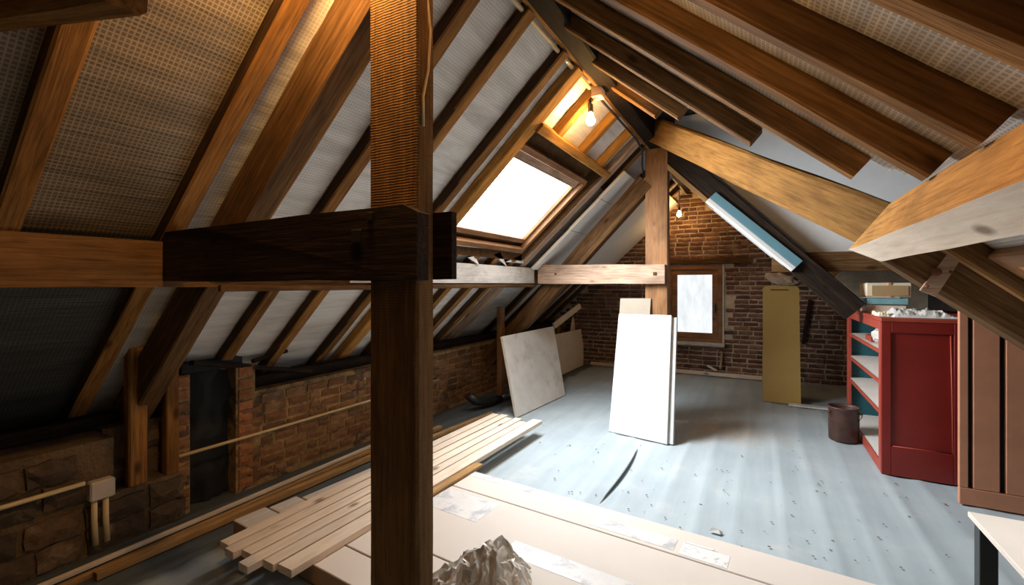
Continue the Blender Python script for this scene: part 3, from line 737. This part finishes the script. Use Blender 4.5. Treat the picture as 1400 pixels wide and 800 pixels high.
sl3 = timber('stud', (-2.98, 5.13, .02), (-2.98, 5.13, 1.2), .07, .10, 'frame_wood', up=(0, 1, 0)); tag(sl3, 'reddish brown stud beside the far principal rafter behind the leaning boards', 'stud')

# ------------------------------------------------------------------ boards around the roof window and beyond
gi = 'white insulation boards beside the roof window'
xs = (-1.33, -1.62, -1.98, -2.47)
for i in range(3):
    off = -.03-.006*i
    q = [SL(xs[i+1], 5.00-.006*i, off), SL(xs[i+1], 5.76, off), SL(xs[i], 5.76, off), SL(xs[i], 5.00, off)]
    # face looks down: order so that the normal points into the room
    s_ = slab('insulation_board', q[3], q[2], q[1], q[0], .035, 'insul_white', 'foam_cream', bv=.002)
    tag(s_, ('short white insulation board at the top of the strip beside the roof window', 'middle white insulation board beside the roof window', 'lowest white insulation board resting on the purlin by the roof window')[i], 'board', gi)
for i, (ya, yb) in enumerate(((5.80, 6.95), (6.96, 8.12))):
    s_ = slab('lining_board', SL(-1.24, ya, .0), SL(-1.24, yb, .0), SL(-2.44, yb, .0), SL(-2.44, ya, .0), .02, 'insul_white', bv=.002)
    tag(s_, ('white lining sheet on the slope just beyond the far truss', 'white lining sheet on the slope against the brick gable')[i], 'board', 'white lining sheets')
# blue faced insulation board under right principal rafter
e0, e1 = V((-.47, 5.16, 2.40)), V((.30, 5.16, 1.66))
dn = V((.69, 0, .72))
br_ = root('insulation_board', e0, 'blue-faced insulation board with white underside below the dark principal rafter', 'board')
slab('blue_face', e0, e1, e1+dn*.085+V((0, .03, 0)), e0+dn*.085+V((0, .03, 0)), .02, 'blue_foam', parent=br_, bv=.002)
slab('white_edge', e0-dn*.04+V((0, -.01, 0)), e1-dn*.04+V((0, -.01, 0)), e1-dn*.002, e0-dn*.002, .02, 'insul_white', parent=br_, bv=.002)
slab('white_underside', e0-dn*.045+V((0, .0, 0)), e0-dn*.045+V((0, .36, 0)), e1-dn*.045+V((0, .36, 0)), e1-dn*.045+V((0, .0, 0)), -.012, 'insul_white', bv=.002, parent=br_)
# torn membrane scraps by the skylight sill
for i, (pa, pb, pc) in enumerate((((640, 352), (655, 362), (650, 350)), ((675, 348), (693, 364), (684, 345)), ((692, 358), (722, 344), (716, 360)))):
    P = [ox(*p, -2.46) for p in (pa, pb, pc)]
    vs = P+[p+V((-.006, 0, -.003)) for p in P]
    c = P[0].copy(); s_ = obj('membrane_scrap', mkmesh('membrane_scrap', [v-c for v in vs], [(0, 1, 2), (5, 4, 3), (0, 3, 4, 1), (1, 4, 5, 2), (2, 5, 3, 0)], 'plastic_wrap'), None, Matrix.Translation(c))
    tag(s_, ('small torn scrap of plastic at the roof window sill', 'narrow torn scrap of plastic at the roof window sill', 'larger torn plastic flap at the far sill corner of the roof window')[i], 'scrap', 'plastic scraps at the sill')

# ------------------------------------------------------------------ lamps and wiring
cdt = tube('conduit', [(-1.15, YF+.1, 3.005), (-1.15, 1.2, 3.005), (-1.15, 2.6, 3.007), (-1.15, 3.33, 3.0)], .014, 'pvc_cream'); tag(cdt, 'cream conduit pipe running along the ridge to the bare bulb', 'pipe')
for y in (2.3, 2.85): tube('clip', [(-1.15, y-.008, 3.006), (-1.15, y+.008, 3.006)], .018, 'steel', cdt)
cb2 = tube('cable', [(-1.13, 3.45, 2.985), (-1.12, 4.1, 2.98), (-1.12, 4.7, 2.985), (-1.13, 5.02, 2.95), (-1.155, 5.12, 2.82), (-1.15, 5.17, 2.70)], .010, 'black_rubber'); tag(cb2, 'dark cable running along the ridge to the far truss post', 'cable')
jb = box('junction_box', -1.15, -1.07, 3.37, 3.47, 2.945, 3.03, 'pale_wood'); tag(jb, 'small pale wooden block under the ridge next to the bare bulb', 'block')
def bulb(loc, label, drop=.12, r=.036, mat='bulb_glow'):
    x, y, z = loc
    b_ = root('bulb_lamp', loc, label, 'lamp', 'bare bulbs hanging from the ridge')
    sk_ = lathe('socket', [(.012, .135), (.020, .125), (.022, .075), (.019, .062)], 'bakelite', (x, y, z), b_, 14)
    prof = [(.015, .066), (.018, .05), (.024, .036)]
    for k in range(9):
        a = math.radians(55-k*16.5); prof.append((max(.002, r*math.cos(a)), r*math.sin(a)))
    prof.append((.002, -r))
    lathe('glass_bulb', prof, mat, (x, y, z), b_, 18)
    tube('cord', [(x, y, z+.13), (x+.002, y, z+.13+drop)], .006, 'black_rubber', b_, 8)
    return b_
bulb((-1.165, 3.40, 2.772), 'bright bare bulb hanging beside the pale wooden block near the roof window', .10)
bulb((-1.14, 7.62, 2.60), 'bare glowing bulb hanging by the brick gable behind the far post', .35, mat='bulb_glow_far')
bulb((-1.16, 1.02, 2.78), 'assumed bare bulb, added unseen on the ridge near the tall square post', .10, mat='bulb_glow_assumed')  # assumed lamp out of view, added to light the post and near rafters
wc = tube('cable', [(-1.0, 1.20, 2.6), (-.978, 1.21, 2.35), (-.979, 1.20, 2.22), (-.976, 1.17, 2.12), (-.975, 1.17, 2.02)], .005, 'pvc_cream'); tag(wc, 'thin pale cable hanging on the side of the tall post', 'cable')

# left wall services
xw = XL+.035
wpipe = tube('conduit', [ox(245, 624, xw), ox(380, 585, xw), ox(505, 548, xw), ox(600, 519, xw)], .011, 'pvc_cream'); tag(wpipe, 'long cream conduit fixed along the brick knee wall', 'pipe')
xs_ = XL+.115
lpipe = tube('conduit', [ox(-90, 722, xs_), ox(0, 695, xs_), ox(116, 661, xs_)], .012, 'pvc_cream'); tag(lpipe, 'cream conduit on the stone wall leading into the grey junction box', 'pipe')
jx = root('junction_box', ox(133, 680, xs_), 'small grey junction box with two pipe tails on the stone knee wall', 'junction box')
q0 = ox(116, 656, xs_); q1 = ox(150, 676, xs_)
box('cover', xs_-.04, xs_+.02, 1.050, 1.160, .315, .42, 'box_grey', jx, .008)
for y in (1.075, 1.125): tube('pipe_tail', [(xs_-.008, y, .32), (xs_-.008, y, .20), (xs_-.004, y+.004, .07)], .014, 'pvc_cream', jx)
mk = tube('insulator', [ox(497, 514, XL-.02), ox(497, 526, XL-.02)], .022, 'pvc_white'); tag(mk, 'tiny white cable fitting on the dark wall plate by the tall post', 'fitting')

# ------------------------------------------------------------------ floor items: battens on the left
for i, (pa, pb, w_, h_, mt, lb_) in enumerate((
    ((-3.10, .55), (-3.13, 3.10), .028, .022, 'pale_wood', 'thin pale batten lying nearest the brick knee wall'),
    ((-3.00, .55), (-3.05, 3.3), .035, .025, 'orange_batten', 'thin orange batten lying second from the knee wall'),
    ((-2.96, 1.0), (-2.90, 3.75), .05, .035, 'orange_batten', 'longer orange batten lying between knee wall and flat packs'),
    ((-2.83, 3.0), (-2.70, 4.45), .05, .03, 'orange_batten', 'orange batten whose far end points at the grey leaning board'))):
    o = timber('batten', (pa[0], pa[1], h_/2), (pb[0], pb[1], h_/2), w_, h_, mt, jit=.001, cham=.002); tag(o, lb_, 'batten', 'battens along the knee wall')
# flat packs
sl_ = -.070
bounds = [1.365, 1.565, 1.755, 2.43, 2.705]     # at x = 0
lefts = [-2.74, -2.70, -2.64, -2.50]
rights = [-.1, -.05, .02, .52]
HP = .10
for i in range(4):
    y0, y1 = bounds[i]+.004, bounds[i+1]-.004
    L = rights[i]-lefts[i]; w_ = y1-y0; xa = lefts[i]
    M = Matrix.Translation(V((xa, y0+sl_*xa, 0))) @ Matrix.Rotation(math.atan(sl_), 4, 'Z')
    pk = root('flat_pack', M.translation, ('flat cardboard pack at the outer edge of the stack facing the dark corner', 'second flat cardboard pack from the dark corner, under the planks', 'wide flat cardboard pack with a cloudy tape strip, between the narrow ones', 'far flat cardboard pack with printed label and tape, next to bare floor')[i], 'flat pack', 'flat cardboard packs under the planks')
    v, f = box_vf(0, L, 0, w_, 0, HP); me = mkmesh('carton', v, f, 'pack_card'); me.materials.append(MATS['pack_side'])
    for p in me.polygons:
        if abs(p.normal.z) < .5: p.material_index = 1
    bev(me, .004, 1); obj('carton', me, pk, M)
    def strip(name, x0, x1, ya, yb, mat, z=.0012): lbox(name, x0, x1, ya, yb, HP-.001, HP+z, mat, pk, M, 0)
    strip('tape', .06, .085, .01, w_-.01, 'pack_tape'); 
    if i < 2: strip('tape', .30, .42, w_*.25, w_*.75, 'pack_tape')
    if i == 2: strip('tape', .30, .42, w_*.25, w_*.75, 'pack_tape'); strip('tape', .62, 1.15, w_*.55, w_*.93, 'pack_tape'); strip('tape', 1.45, 2.3, w_*.30, w_*.50, 'pack_tape')
    if i == 3:
        strip('tape', .55, 1.25, w_*.72, w_*.99, 'pack_tape'); strip('tape', 1.62, 2.10, w_*.12, w_*.55, 'pack_tape'); strip('label', 2.13, 2.36, w_*.06, w_*.50, 'pack_label', .0014)
        strip('label', 2.14, 2.30, w_*.52, w_*.58, 'pack_label', .0015); strip('label', 1.22, 1.29, w_*.38, w_*.50, 'pack_label', .0015)
# planks on top
far_x = (-2.43, -2.335, -2.24, -2.15, -2.06, -1.96)
near_x = (-2.47, -2.38, -2.29, -2.20, -2.11, -2.005)
nys = (1.36, 1.335, 1.37, 1.30, 1.37, 1.385); fys = (4.08, 4.10, 4.02, 4.06, 3.98, 4.10)
gp_ = 'pale planks stacked on the flat packs'
plab = ('outermost pale plank of the row, on the knee wall side', 'second pale plank from the knee wall side of the row', 'third pale plank from the knee wall side of the row', 'fourth pale plank, its end jutting out furthest', 'fifth pale plank, next to the wide bright one', 'bright pale plank on the open floor side of the row')
for i in range(6):
    w_ = .078 if i < 5 else .105; h_ = .038
    o = timber('plank', (near_x[i], nys[i], HP+.0015+h_/2), (far_x[i], fys[i], HP+.0015+h_/2), w_, h_, 'pale_wood', jit=.0012, cham=.003); tag(o, plab[i], 'plank', gp_)
bl_ = timber('plank', (-1.93, 2.20, HP+.0015+.012), (-1.905, 2.93, HP+.0015+.012), .085, .022, 'orange_batten', jit=.001); tag(bl_, 'short brown board beside the bright pale plank on the packs', 'plank')

# crumpled plastic wrap: folded film, tallest towards one end
nu, nv = 34, 28; vs, fs = [], []
rw = random.Random(21)
for j in range(nv+1):
    for i in range(nu+1):
        u, v = i/nu, j/nv
        hgt = .02+.25*min(1, (u/.72)**.8 if u < .72 else max(.15, 1-(u-.72)/.30*.75))
        prof = math.sin(math.pi*v)**.75
        x = -.27+.52*u+rw.uniform(-.005, .005); y = (v-.5)*(.20+.14*u)+rw.uniform(-.005, .005)
        z = hgt*prof*(1-.5*abs(noise.noise(V((u*4.5, v*3.5, 3))))-.32*abs(noise.noise(V((u*10, v*8, 7)))))+(rw.uniform(-.005, .005) if 0 < j < nv else 0)
        y += .05*noise.noise(V((u*6, v*3, 8)))
        vs.append((x, y, max(0, z) if 0 < j < nv else 0))
for j in range(nv):
    for i in range(nu):
        a = j*(nu+1)+i
        fs += [(a, a+1, a+nu+2), (a, a+nu+2, a+nu+1)] if rw.random() < .5 else [(a, a+1, a+nu+1), (a+1, a+nu+2, a+nu+1)]
me = mkmesh('crumpled_wrap', vs, fs, 'foil_grey')
fo_ = obj('crumpled_wrap', me, None, Matrix.Translation(V((-1.13, 1.72, HP+.002))) @ Matrix.Rotation(.5, 4, 'Z')); tag(fo_, 'crumpled shiny grey-brown packing wrap sitting on the flat packs', 'wrap')

# ------------------------------------------------------------------ leaning boards
def lean(name, bl, br, tr, tl, th, mat, lab, edge=None, grp=None, cat='board'):
    return tag(slab(name, bl, br, tr, tl, th, mat, edge), lab, cat, grp)
wbl, wbr = oz(832, 590), oz(912, 608)
wtl, wtr = oy(846, 429, 4.98), oy(918, 431, 4.90)
lean('plaster_board', wbl, wbr, wtr, wtl, .03, 'white_board', 'front white rectangular board leaning towards the far post', 'board_edge', 'white boards by the far post')
nb_ = (wbr-wbl).cross(wtl-wbl).normalized(); sh = -nb_*.033+(wbr-wbl).normalized()*.045
lean('plaster_board', *[V((p.x, p.y, max(0, p.z-(.012 if k > 1 else 0)))) for k, p in enumerate([q+sh for q in (wbl, wbr, wtr, wtl)])], .03, 'white_board', 'second white board right behind the front one, leaning on the far post', 'board_edge', 'white boards by the far post')
lean('hard_board', (-1.45, 5.03, 0), (-1.12, 5.05, 0), oy(890, 408, 5.19), oy(848, 408, 5.17), .012, 'beige_board', 'small beige board standing behind the white boards at the far post')
lean('fibre_board', oz(707, 571), oz(773, 540), ox(757, 446, -2.60), ox(687, 460, -2.65), .035, 'grey_board', 'mottled grey fibre board leaning into the eaves', 'cream_board')
b0 = ox(758, 512, -2.86); b1 = ox(806, 491, -2.86); b0.z = b1.z = 0
b0.y = 6.7; b1.y = 7.95
lean('hard_board', b0, b1, ox(798, 449, -2.98), ox(757, 458, -2.98), .02, 'cream_board', 'cream board leaning in the far left corner near the brick gable')
lean('hard_board', (-3.0, 7.4, .02), (-3.0, 8.08, .02), ox(800, 440, -3.12), ox(783, 433, -3.12), .015, 'cream_board', 'narrow cream offcut behind the cream corner board')
p0, p1 = ox(757, 446, -3.08), ox(793, 418, -2.86)
st_ = timber('lath_board', p0, p1, .03, .10, 'cream_board', up=(0, .4, 1)); tag(st_, 'pale lath tilted under the lower rafters near the gable', 'board')
# drain pipe by the knee wall
dp_ = root('drain_pipe', (-2.95, 4.6, .1), 'black flexible drain elbow with a steel end lying by the knee wall', 'pipe')
A = [ox(640, 541, -3.02), ox(650, 548, -2.96), ox(668, 549, -2.92), ox(684, 545, -2.90)]
tube('hose', A, [.05, .055, .055, .045], 'black_rubber', dp_, 14)
tube('steel_end', [A[3], ox(704, 536, -2.86)], .026, 'steel', dp_, 12)
# ochre panel propped on a carton
cz = box('carton', .02, .40, 6.82, 7.2, 0, .55, 'cardboard'); tag(cz, 'plain cardboard carton standing behind the ochre panel', 'carton')
ob_, oc_ = oz(1043, 549), oz(1094, 551)
oc_.y = ob_.y = 6.62
top_l, top_r = oy(1043, 391, 6.93), oy(1090, 391, 6.93)
me_pts = []
bl, br2, tr, tl = map(V, (ob_, oc_, top_r, top_l))
ux = (br2-bl).normalized(); uz = (tl-bl).normalized(); Wd = (br2-bl).length; Ht = (tl-bl).length
outl = [(0, .0), (Wd, .0)]
for k in range(6):
    a_ = math.pi/2*k/5; outl.append((Wd-.05+.05*math.cos(a_), Ht-.05+.05*math.sin(a_)))
for k in range(6):
    a_ = math.pi/2+math.pi/2*k/5; outl.append((.05+.05*math.cos(a_), Ht-.05+.05*math.sin(a_)))
Mo = frame(bl, ux, uz)
n_ = len(outl); vs = [(x, 0, z) for x, z in outl]+[(x, .025, z) for x, z in outl]
me = mkmesh('ochre_panel', vs, [tuple(range(n_)), tuple(range(2*n_-1, n_-1, -1))]+[(i, i+n_, (i+1) % n_+n_, (i+1) % n_) for i in range(n_)], 'ochre_paint')
op_ = root('ochre_panel', (bl+br2)/2, 'tall ochre panel with rounded top corners propped against a carton', 'panel')
obj('panel_sheet', me, op_, Mo); lbox('grip_slot', Wd*.22, Wd*.72, -.002, .004, Ht-.06, Ht-.045, 'brown_wood', op_, Mo, 0)
pp = box('plastic_strip', .30, .82, 6.50, 6.62, 0, .018, 'plastic_wrap'); tag(pp, 'crumpled pale plastic strip on the floor at the foot of the ochre panel', 'plastic')
# batten and sticks along the gable
fbt = timber('floor_batten', (-2.75, 8.05, .03), (.25, 8.05, .03), .09, .055, 'pale_wood', seg=10, jit=.002); tag(fbt, 'pale timber lying along the foot of the brick gable', 'batten')
s1_ = timber('stick', oy(985, 506, 8.02)+V((0, 0, .02)), oy(987, 481, 8.1), .05, .03, 'pink_wood', up=(1, 0, 0)); tag(s1_, 'short pinkish stick standing against the wall below the window', 'stick')
s2_ = timber('stick', oy(967, 500, 8.02), oy(980, 507, 8.02), .03, .03, 'pale_wood'); tag(s2_, 'short pale offcut lying on the timber below the window', 'stick')
hk = timber('wall_strut', oy(1108, 410, YB-.05), oy(1098, 470, YB-.05), .04, .05, 'dark_wood', up=(1, 0, 0)); tag(hk, 'dark strut hanging on the brick gable beside the ochre panel', 'strut')
# pale rough lump under the blue board end
bm = bmesh.new(); bmesh.ops.create_icosphere(bm, subdivisions=3, radius=1)
for v in bm.verts:
    k = 1+.35*noise.noise(v.co*2); v.co = V((v.co.x*.22*k, v.co.y*.06*k, v.co.z*.085*k))
me = bpy.data.meshes.new('stone_block'); bm.to_mesh(me); bm.free(); me.materials.append(MATS['mortar_back'])
sb_ = obj('stone_block', me, None, Matrix.Translation(oy(1068, 382, YB-.07)) @ Matrix.Rotation(.3, 4, 'Y')); tag(sb_, 'rough pale stone jutting from the brick gable above the ochre panel', 'stone')
# bucket
bk = root('bucket', (.70, 5.36, 0), 'rusty brown metal bucket on the floor by the open shelves', 'bucket')
lathe('body', [(.118, .0), (.122, .01), (.124, .30), (.130, .31), (.130, .322), (.122, .322), (.116, .30), (.112, .03)], 'bucket_rust', (.70, 5.36, 0), bk, 28)
for s_ in (-1, 1): lathe('ear', [(.002, .012), (.016, .010), (.018, 0)], 'bucket_rust', (.70+s_*.12, 5.30, .27), bk, 10)
tube('bail_handle', [(.70+.135*math.cos(a_), 5.30-.02*math.sin(a_), .275-.10*math.sin(a_)) for a_ in [math.pi*k/10 for k in range(11)]], .004, 'rust', bk, 6)

# ------------------------------------------------------------------ red cabinet with open shelves facing the room
cx0, cx1, cy0, cy1, ch = .835, 1.66, 4.54, 6.18, 1.232
cab = root('cabinet', (1.25, 5.36, 0), 'red painted cabinet with open teal-lined shelves and panelled end', 'cabinet')
box('top', cx0-.005, cx1, cy0-.005, cy1, ch-.03, ch, 'red_frame', cab, .004)
box('back_panel', cx1-.35, cx1-.33, cy0+.03, cy1-.03, .05, ch-.03, 'teal_paint', cab, 0)
box('end_panel', cx0+.04, cx1-.04, cy0+.014, cy0+.03, .03, ch-.04, 'red_paint', cab, 0)
box('far_end_panel', cx0+.02, cx1-.02, cy1-.03, cy1-.005, .03, ch-.03, 'teal_paint', cab, 0)
box('inner_lining', cx0+.05, cx1-.36, cy0+.031, cy0+.036, .05, ch-.04, 'teal_paint', cab, 0)
box('end_stile', cx0, cx0+.06, cy0, cy0+.03, .0, ch-.031, 'red_paint', cab, .003)
box('end_stile', 1.262, 1.32, cy0, cy0+.03, .0, ch-.031, 'red_paint', cab, .003)
box('end_rail', cx0+.061, 1.261, cy0, cy0+.03, ch-.115, ch-.031, 'red_paint', cab, .003)
box('end_rail', cx0+.061, 1.261, cy0, cy0+.03, .0, .225, 'red_paint', cab, .003)
tube('bead', [(1.245, cy0+.006, ch-.12), (1.252, cy0+.004, .7), (1.258, cy0+.006, .23)], .005, 'red_frame', cab, 6)
tube('bead', [(cx0+.07, cy0+.006, .229), (1.258, cy0+.006, .229)], .004, 'red_frame', cab, 6)
box('front_stile', cx0, cx0+.03, cy0+.031, cy0+.10, .0, ch-.031, 'red_frame', cab, .003)
box('front_stile', cx0, cx0+.03, cy1-.10, cy1, .0, ch-.031, 'red_frame', cab, .003)
box('front_rail', cx0, cx0+.03, cy0+.101, cy1-.101, ch-.10, ch-.031, 'red_frame', cab, .003)
box('plinth', cx0, cx0+.03, cy0+.101, cy1-.101, 0, .055, 'red_frame', cab, .003)
for z in (.06, .46, .70, .945):
    sf_ = box('shelf', cx0+.012, cx1-.352, cy0+.04, cy1-.032, z, z+.02, 'shelf_white', cab, 0)
    box('shelf_edge', cx0+.0, cx0+.011, cy0+.102, cy1-.102, z-.006, z+.024, 'red_frame', sf_, .002)
# things in the cabinet
pb_ = bmesh.new(); bmesh.ops.create_icosphere(pb_, subdivisions=3, radius=1)
for v in pb_.verts:
    k = 1+.4*noise.noise(v.co*2.2+V((3, 3, 3))); v.co = V((v.co.x*.12*k, v.co.y*.16*k, v.co.z*.08*k))
z_ = min(v.co.z for v in pb_.verts)
for v in pb_.verts: v.co.z -= z_
me = bpy.data.meshes.new('paper_bundle'); pb_.to_mesh(me); pb_.free(); me.materials.append(MATS['plastic_wrap'])
tag(obj('paper_bundle', me, None, Matrix.Translation(V((.97, 4.98, .966)))), 'crumpled white paper bundle on the top shelf of the red cabinet', 'paper')
rbx = box('small_packet', .88, .98, 5.22, 5.44, .966, 1.02, 'red_frame'); tag(rbx, 'small red packet on the top shelf of the red cabinet', 'packet')
# things on the cabinet
Z1 = ch+.001
bx1 = box('carton', .86, 1.15, 5.28, 5.56, Z1, Z1+.075, 'paper_cream'); tag(bx1, 'low cream carton on the red cabinet under the other boxes', 'carton')
bx2 = box('carton', .865, 1.16, 5.26, 5.58, Z1+.077, Z1+.135, 'box_blue'); tag(bx2, 'flat pale blue carton stacked on the cream one on the red cabinet', 'carton')
fl_ = box('card_sheet', .74, 1.10, 5.25, 5.6, Z1+.137, Z1+.142, 'pvc_white'); tag(fl_, 'stiff white card jutting out between boxes on the red cabinet', 'card')
bx3 = root('parcel', (1.01, 5.42, Z1+.144), 'brown and white parcel tied with a band, topmost on the red cabinet', 'parcel')
box('wrapping', .855, 1.19, 5.27, 5.57, Z1+.144, Z1+.275, 'paper_cream', bx3, .012); box('band', 1.02, 1.04, 5.265, 5.575, Z1+.143, Z1+.277, 'brick_paint', bx3, 0)
box('window_patch', .90, 1.16, 5.262, 5.268, Z1+.160, Z1+.25, 'cardboard', bx3, 0)
def sheetlump(name, x0, x1, y0, y1, z0, h, mat, lab, cat, seed):
    nx, ny = 26, 20
    vs, fs = [], []
    for j in range(ny+1):
        for i in range(nx+1):
            u, v = i/nx, j/ny; e = min(u, 1-u, v, 1-v)*2
            hh = h*min(1, e*3.2)*(.55+.45*abs(noise.noise(V((u*3.5, v*3, seed))))+.35*noise.noise(V((u*9, v*8, seed))))
            vs.append((x0+(x1-x0)*u-(x0+x1)/2+.02*noise.noise(V((u*4, v*4, seed+3))), y0+(y1-y0)*v-(y0+y1)/2, max(.001, hh)))
    for j in range(ny):
        for i in range(nx): a_ = j*(nx+1)+i; fs.append((a_, a_+1, a_+nx+2, a_+nx+1))
    bd = len(vs)
    return tag(obj(name, mkmesh(name, vs, fs, mat), None, Matrix.Translation(V(((x0+x1)/2, (y0+y1)/2, z0)))), lab, cat)
sheetlump('plastic_sheet', .93, 1.32, 4.60, 5.10, Z1, .075, 'plastic_wrap', 'crumpled clear plastic sheeting on the red cabinet near its panelled end', 'plastic', 3)
sheetlump('paper_scrap', .84, .925, 4.66, 4.95, Z1, .04, 'paper_cream', 'crumpled cream paper at the corner of the red cabinet top', 'paper', 8)

# brown panelled partition right of the cabinet
pt = root('panel_partition', (1.6, 4.2, 0), 'brown-red painted partition with vertical dark slots beside the red cabinet', 'partition')
py0 = 4.18
box('backing', 1.195, 1.97, py0+.03, py0+.05, .0, 1.36, 'gap_black', pt, 0)
for xa, xb in ((1.187, 1.234), (1.258, 1.388), (1.416, 1.62), (1.65, 1.96)): box('board', xa, xb, py0, py0+.03, .115, 1.36, 'brick_paint', pt, .004)
box('bottom_rail', 1.187, 1.96, py0-.002, py0+.03, 0, .113, 'brick_paint', pt, .004)
# slate / iron scraps lying between beam and cabinet
scp = box('metal_strip', 1.20, 1.46, 4.12, 4.16, 1.365, 1.38, 'black_metal'); tag(scp, 'dark metal strip on top of the brown-red partition', 'strip')

# table corner
tx0, tx1, ty0, ty1, tz = .622, 1.45, 1.25, 2.115, .72
tbz = root('table', (1.03, 1.7, 0), 'pale table with black square metal legs beside the flat packs', 'table')
box('table_top', tx0, tx1, ty0, ty1, tz-.018, tz, 'table_white', tbz, .002)
for lx, ly in ((tx0+.012, ty1-.06), (tx1-.06, ty1-.06), (tx0+.012, ty0+.01), (tx1-.06, ty0+.01)): box('leg', lx, lx+.045, ly, ly+.045, 0, tz-.019, 'black_metal', tbz, .002)

# ------------------------------------------------------------------ small dirt and rubble
def scatter(name, spots, mat, lab, r0, r1, flat=.6):
    vs, fs = [], []
    for (x, y) in spots:
        r = rnd.uniform(r0, r1); o = len(vs); a0 = rnd.random()*6
        vs.append((x, y, r*flat))
        for k in range(5): vs.append((x+r*rnd.uniform(.6, 1.5)*math.cos(a0+k*1.2566), y+r*rnd.uniform(.6, 1.3)*math.sin(a0+k*1.2566), .0))
        for k in range(5): fs.append((o, o+1+k, o+1+(k+1) % 5))
    return tag(obj(name, mkmesh(name, vs, fs, mat)), lab, 'debris', kind='stuff')
sp = [(p.x, p.y) for p in (oz(rnd.uniform(660, 1330), rnd.uniform(565, 780)) for _ in range(240)) if not (p.x < .55 and p.y < 2.86) and p.x < 1.15 and not (p.x > .52 and p.y > 4.45) and not (-1.5 < p.x < -.6 and 4.3 < p.y < 5)]
scatter('floor_crumbs', sp, 'debris_mat', 'scattered small dark crumbs on the grey floor', .002, .009)
c_ = oz(940, 580); sp = [(c_.x+rnd.gauss(.05, .13), c_.y+rnd.gauss(.1, .22)) for _ in range(260)]
scatter('rubble_patch', [q for q in sp if q[0] > -.66], 'rubble_mat', 'patch of grey rubble dust on the floor behind the white boards', .001, .006)
wch = oz(978, 727); chip = obj('plaster_chip', mkmesh('plaster_chip', [(-.035, -.015, 0), (.03, -.02, 0), (.045, .01, 0), (-.01, .022, 0), (-.02, 0, .022), (.02, -.002, .018)], [(0, 1, 5, 4), (1, 2, 5), (2, 3, 4, 5), (3, 0, 4)], 'plaster_white'), None, Matrix.Translation(wch)); tag(chip, 'small white plaster chip beside the far flat pack', 'chip')
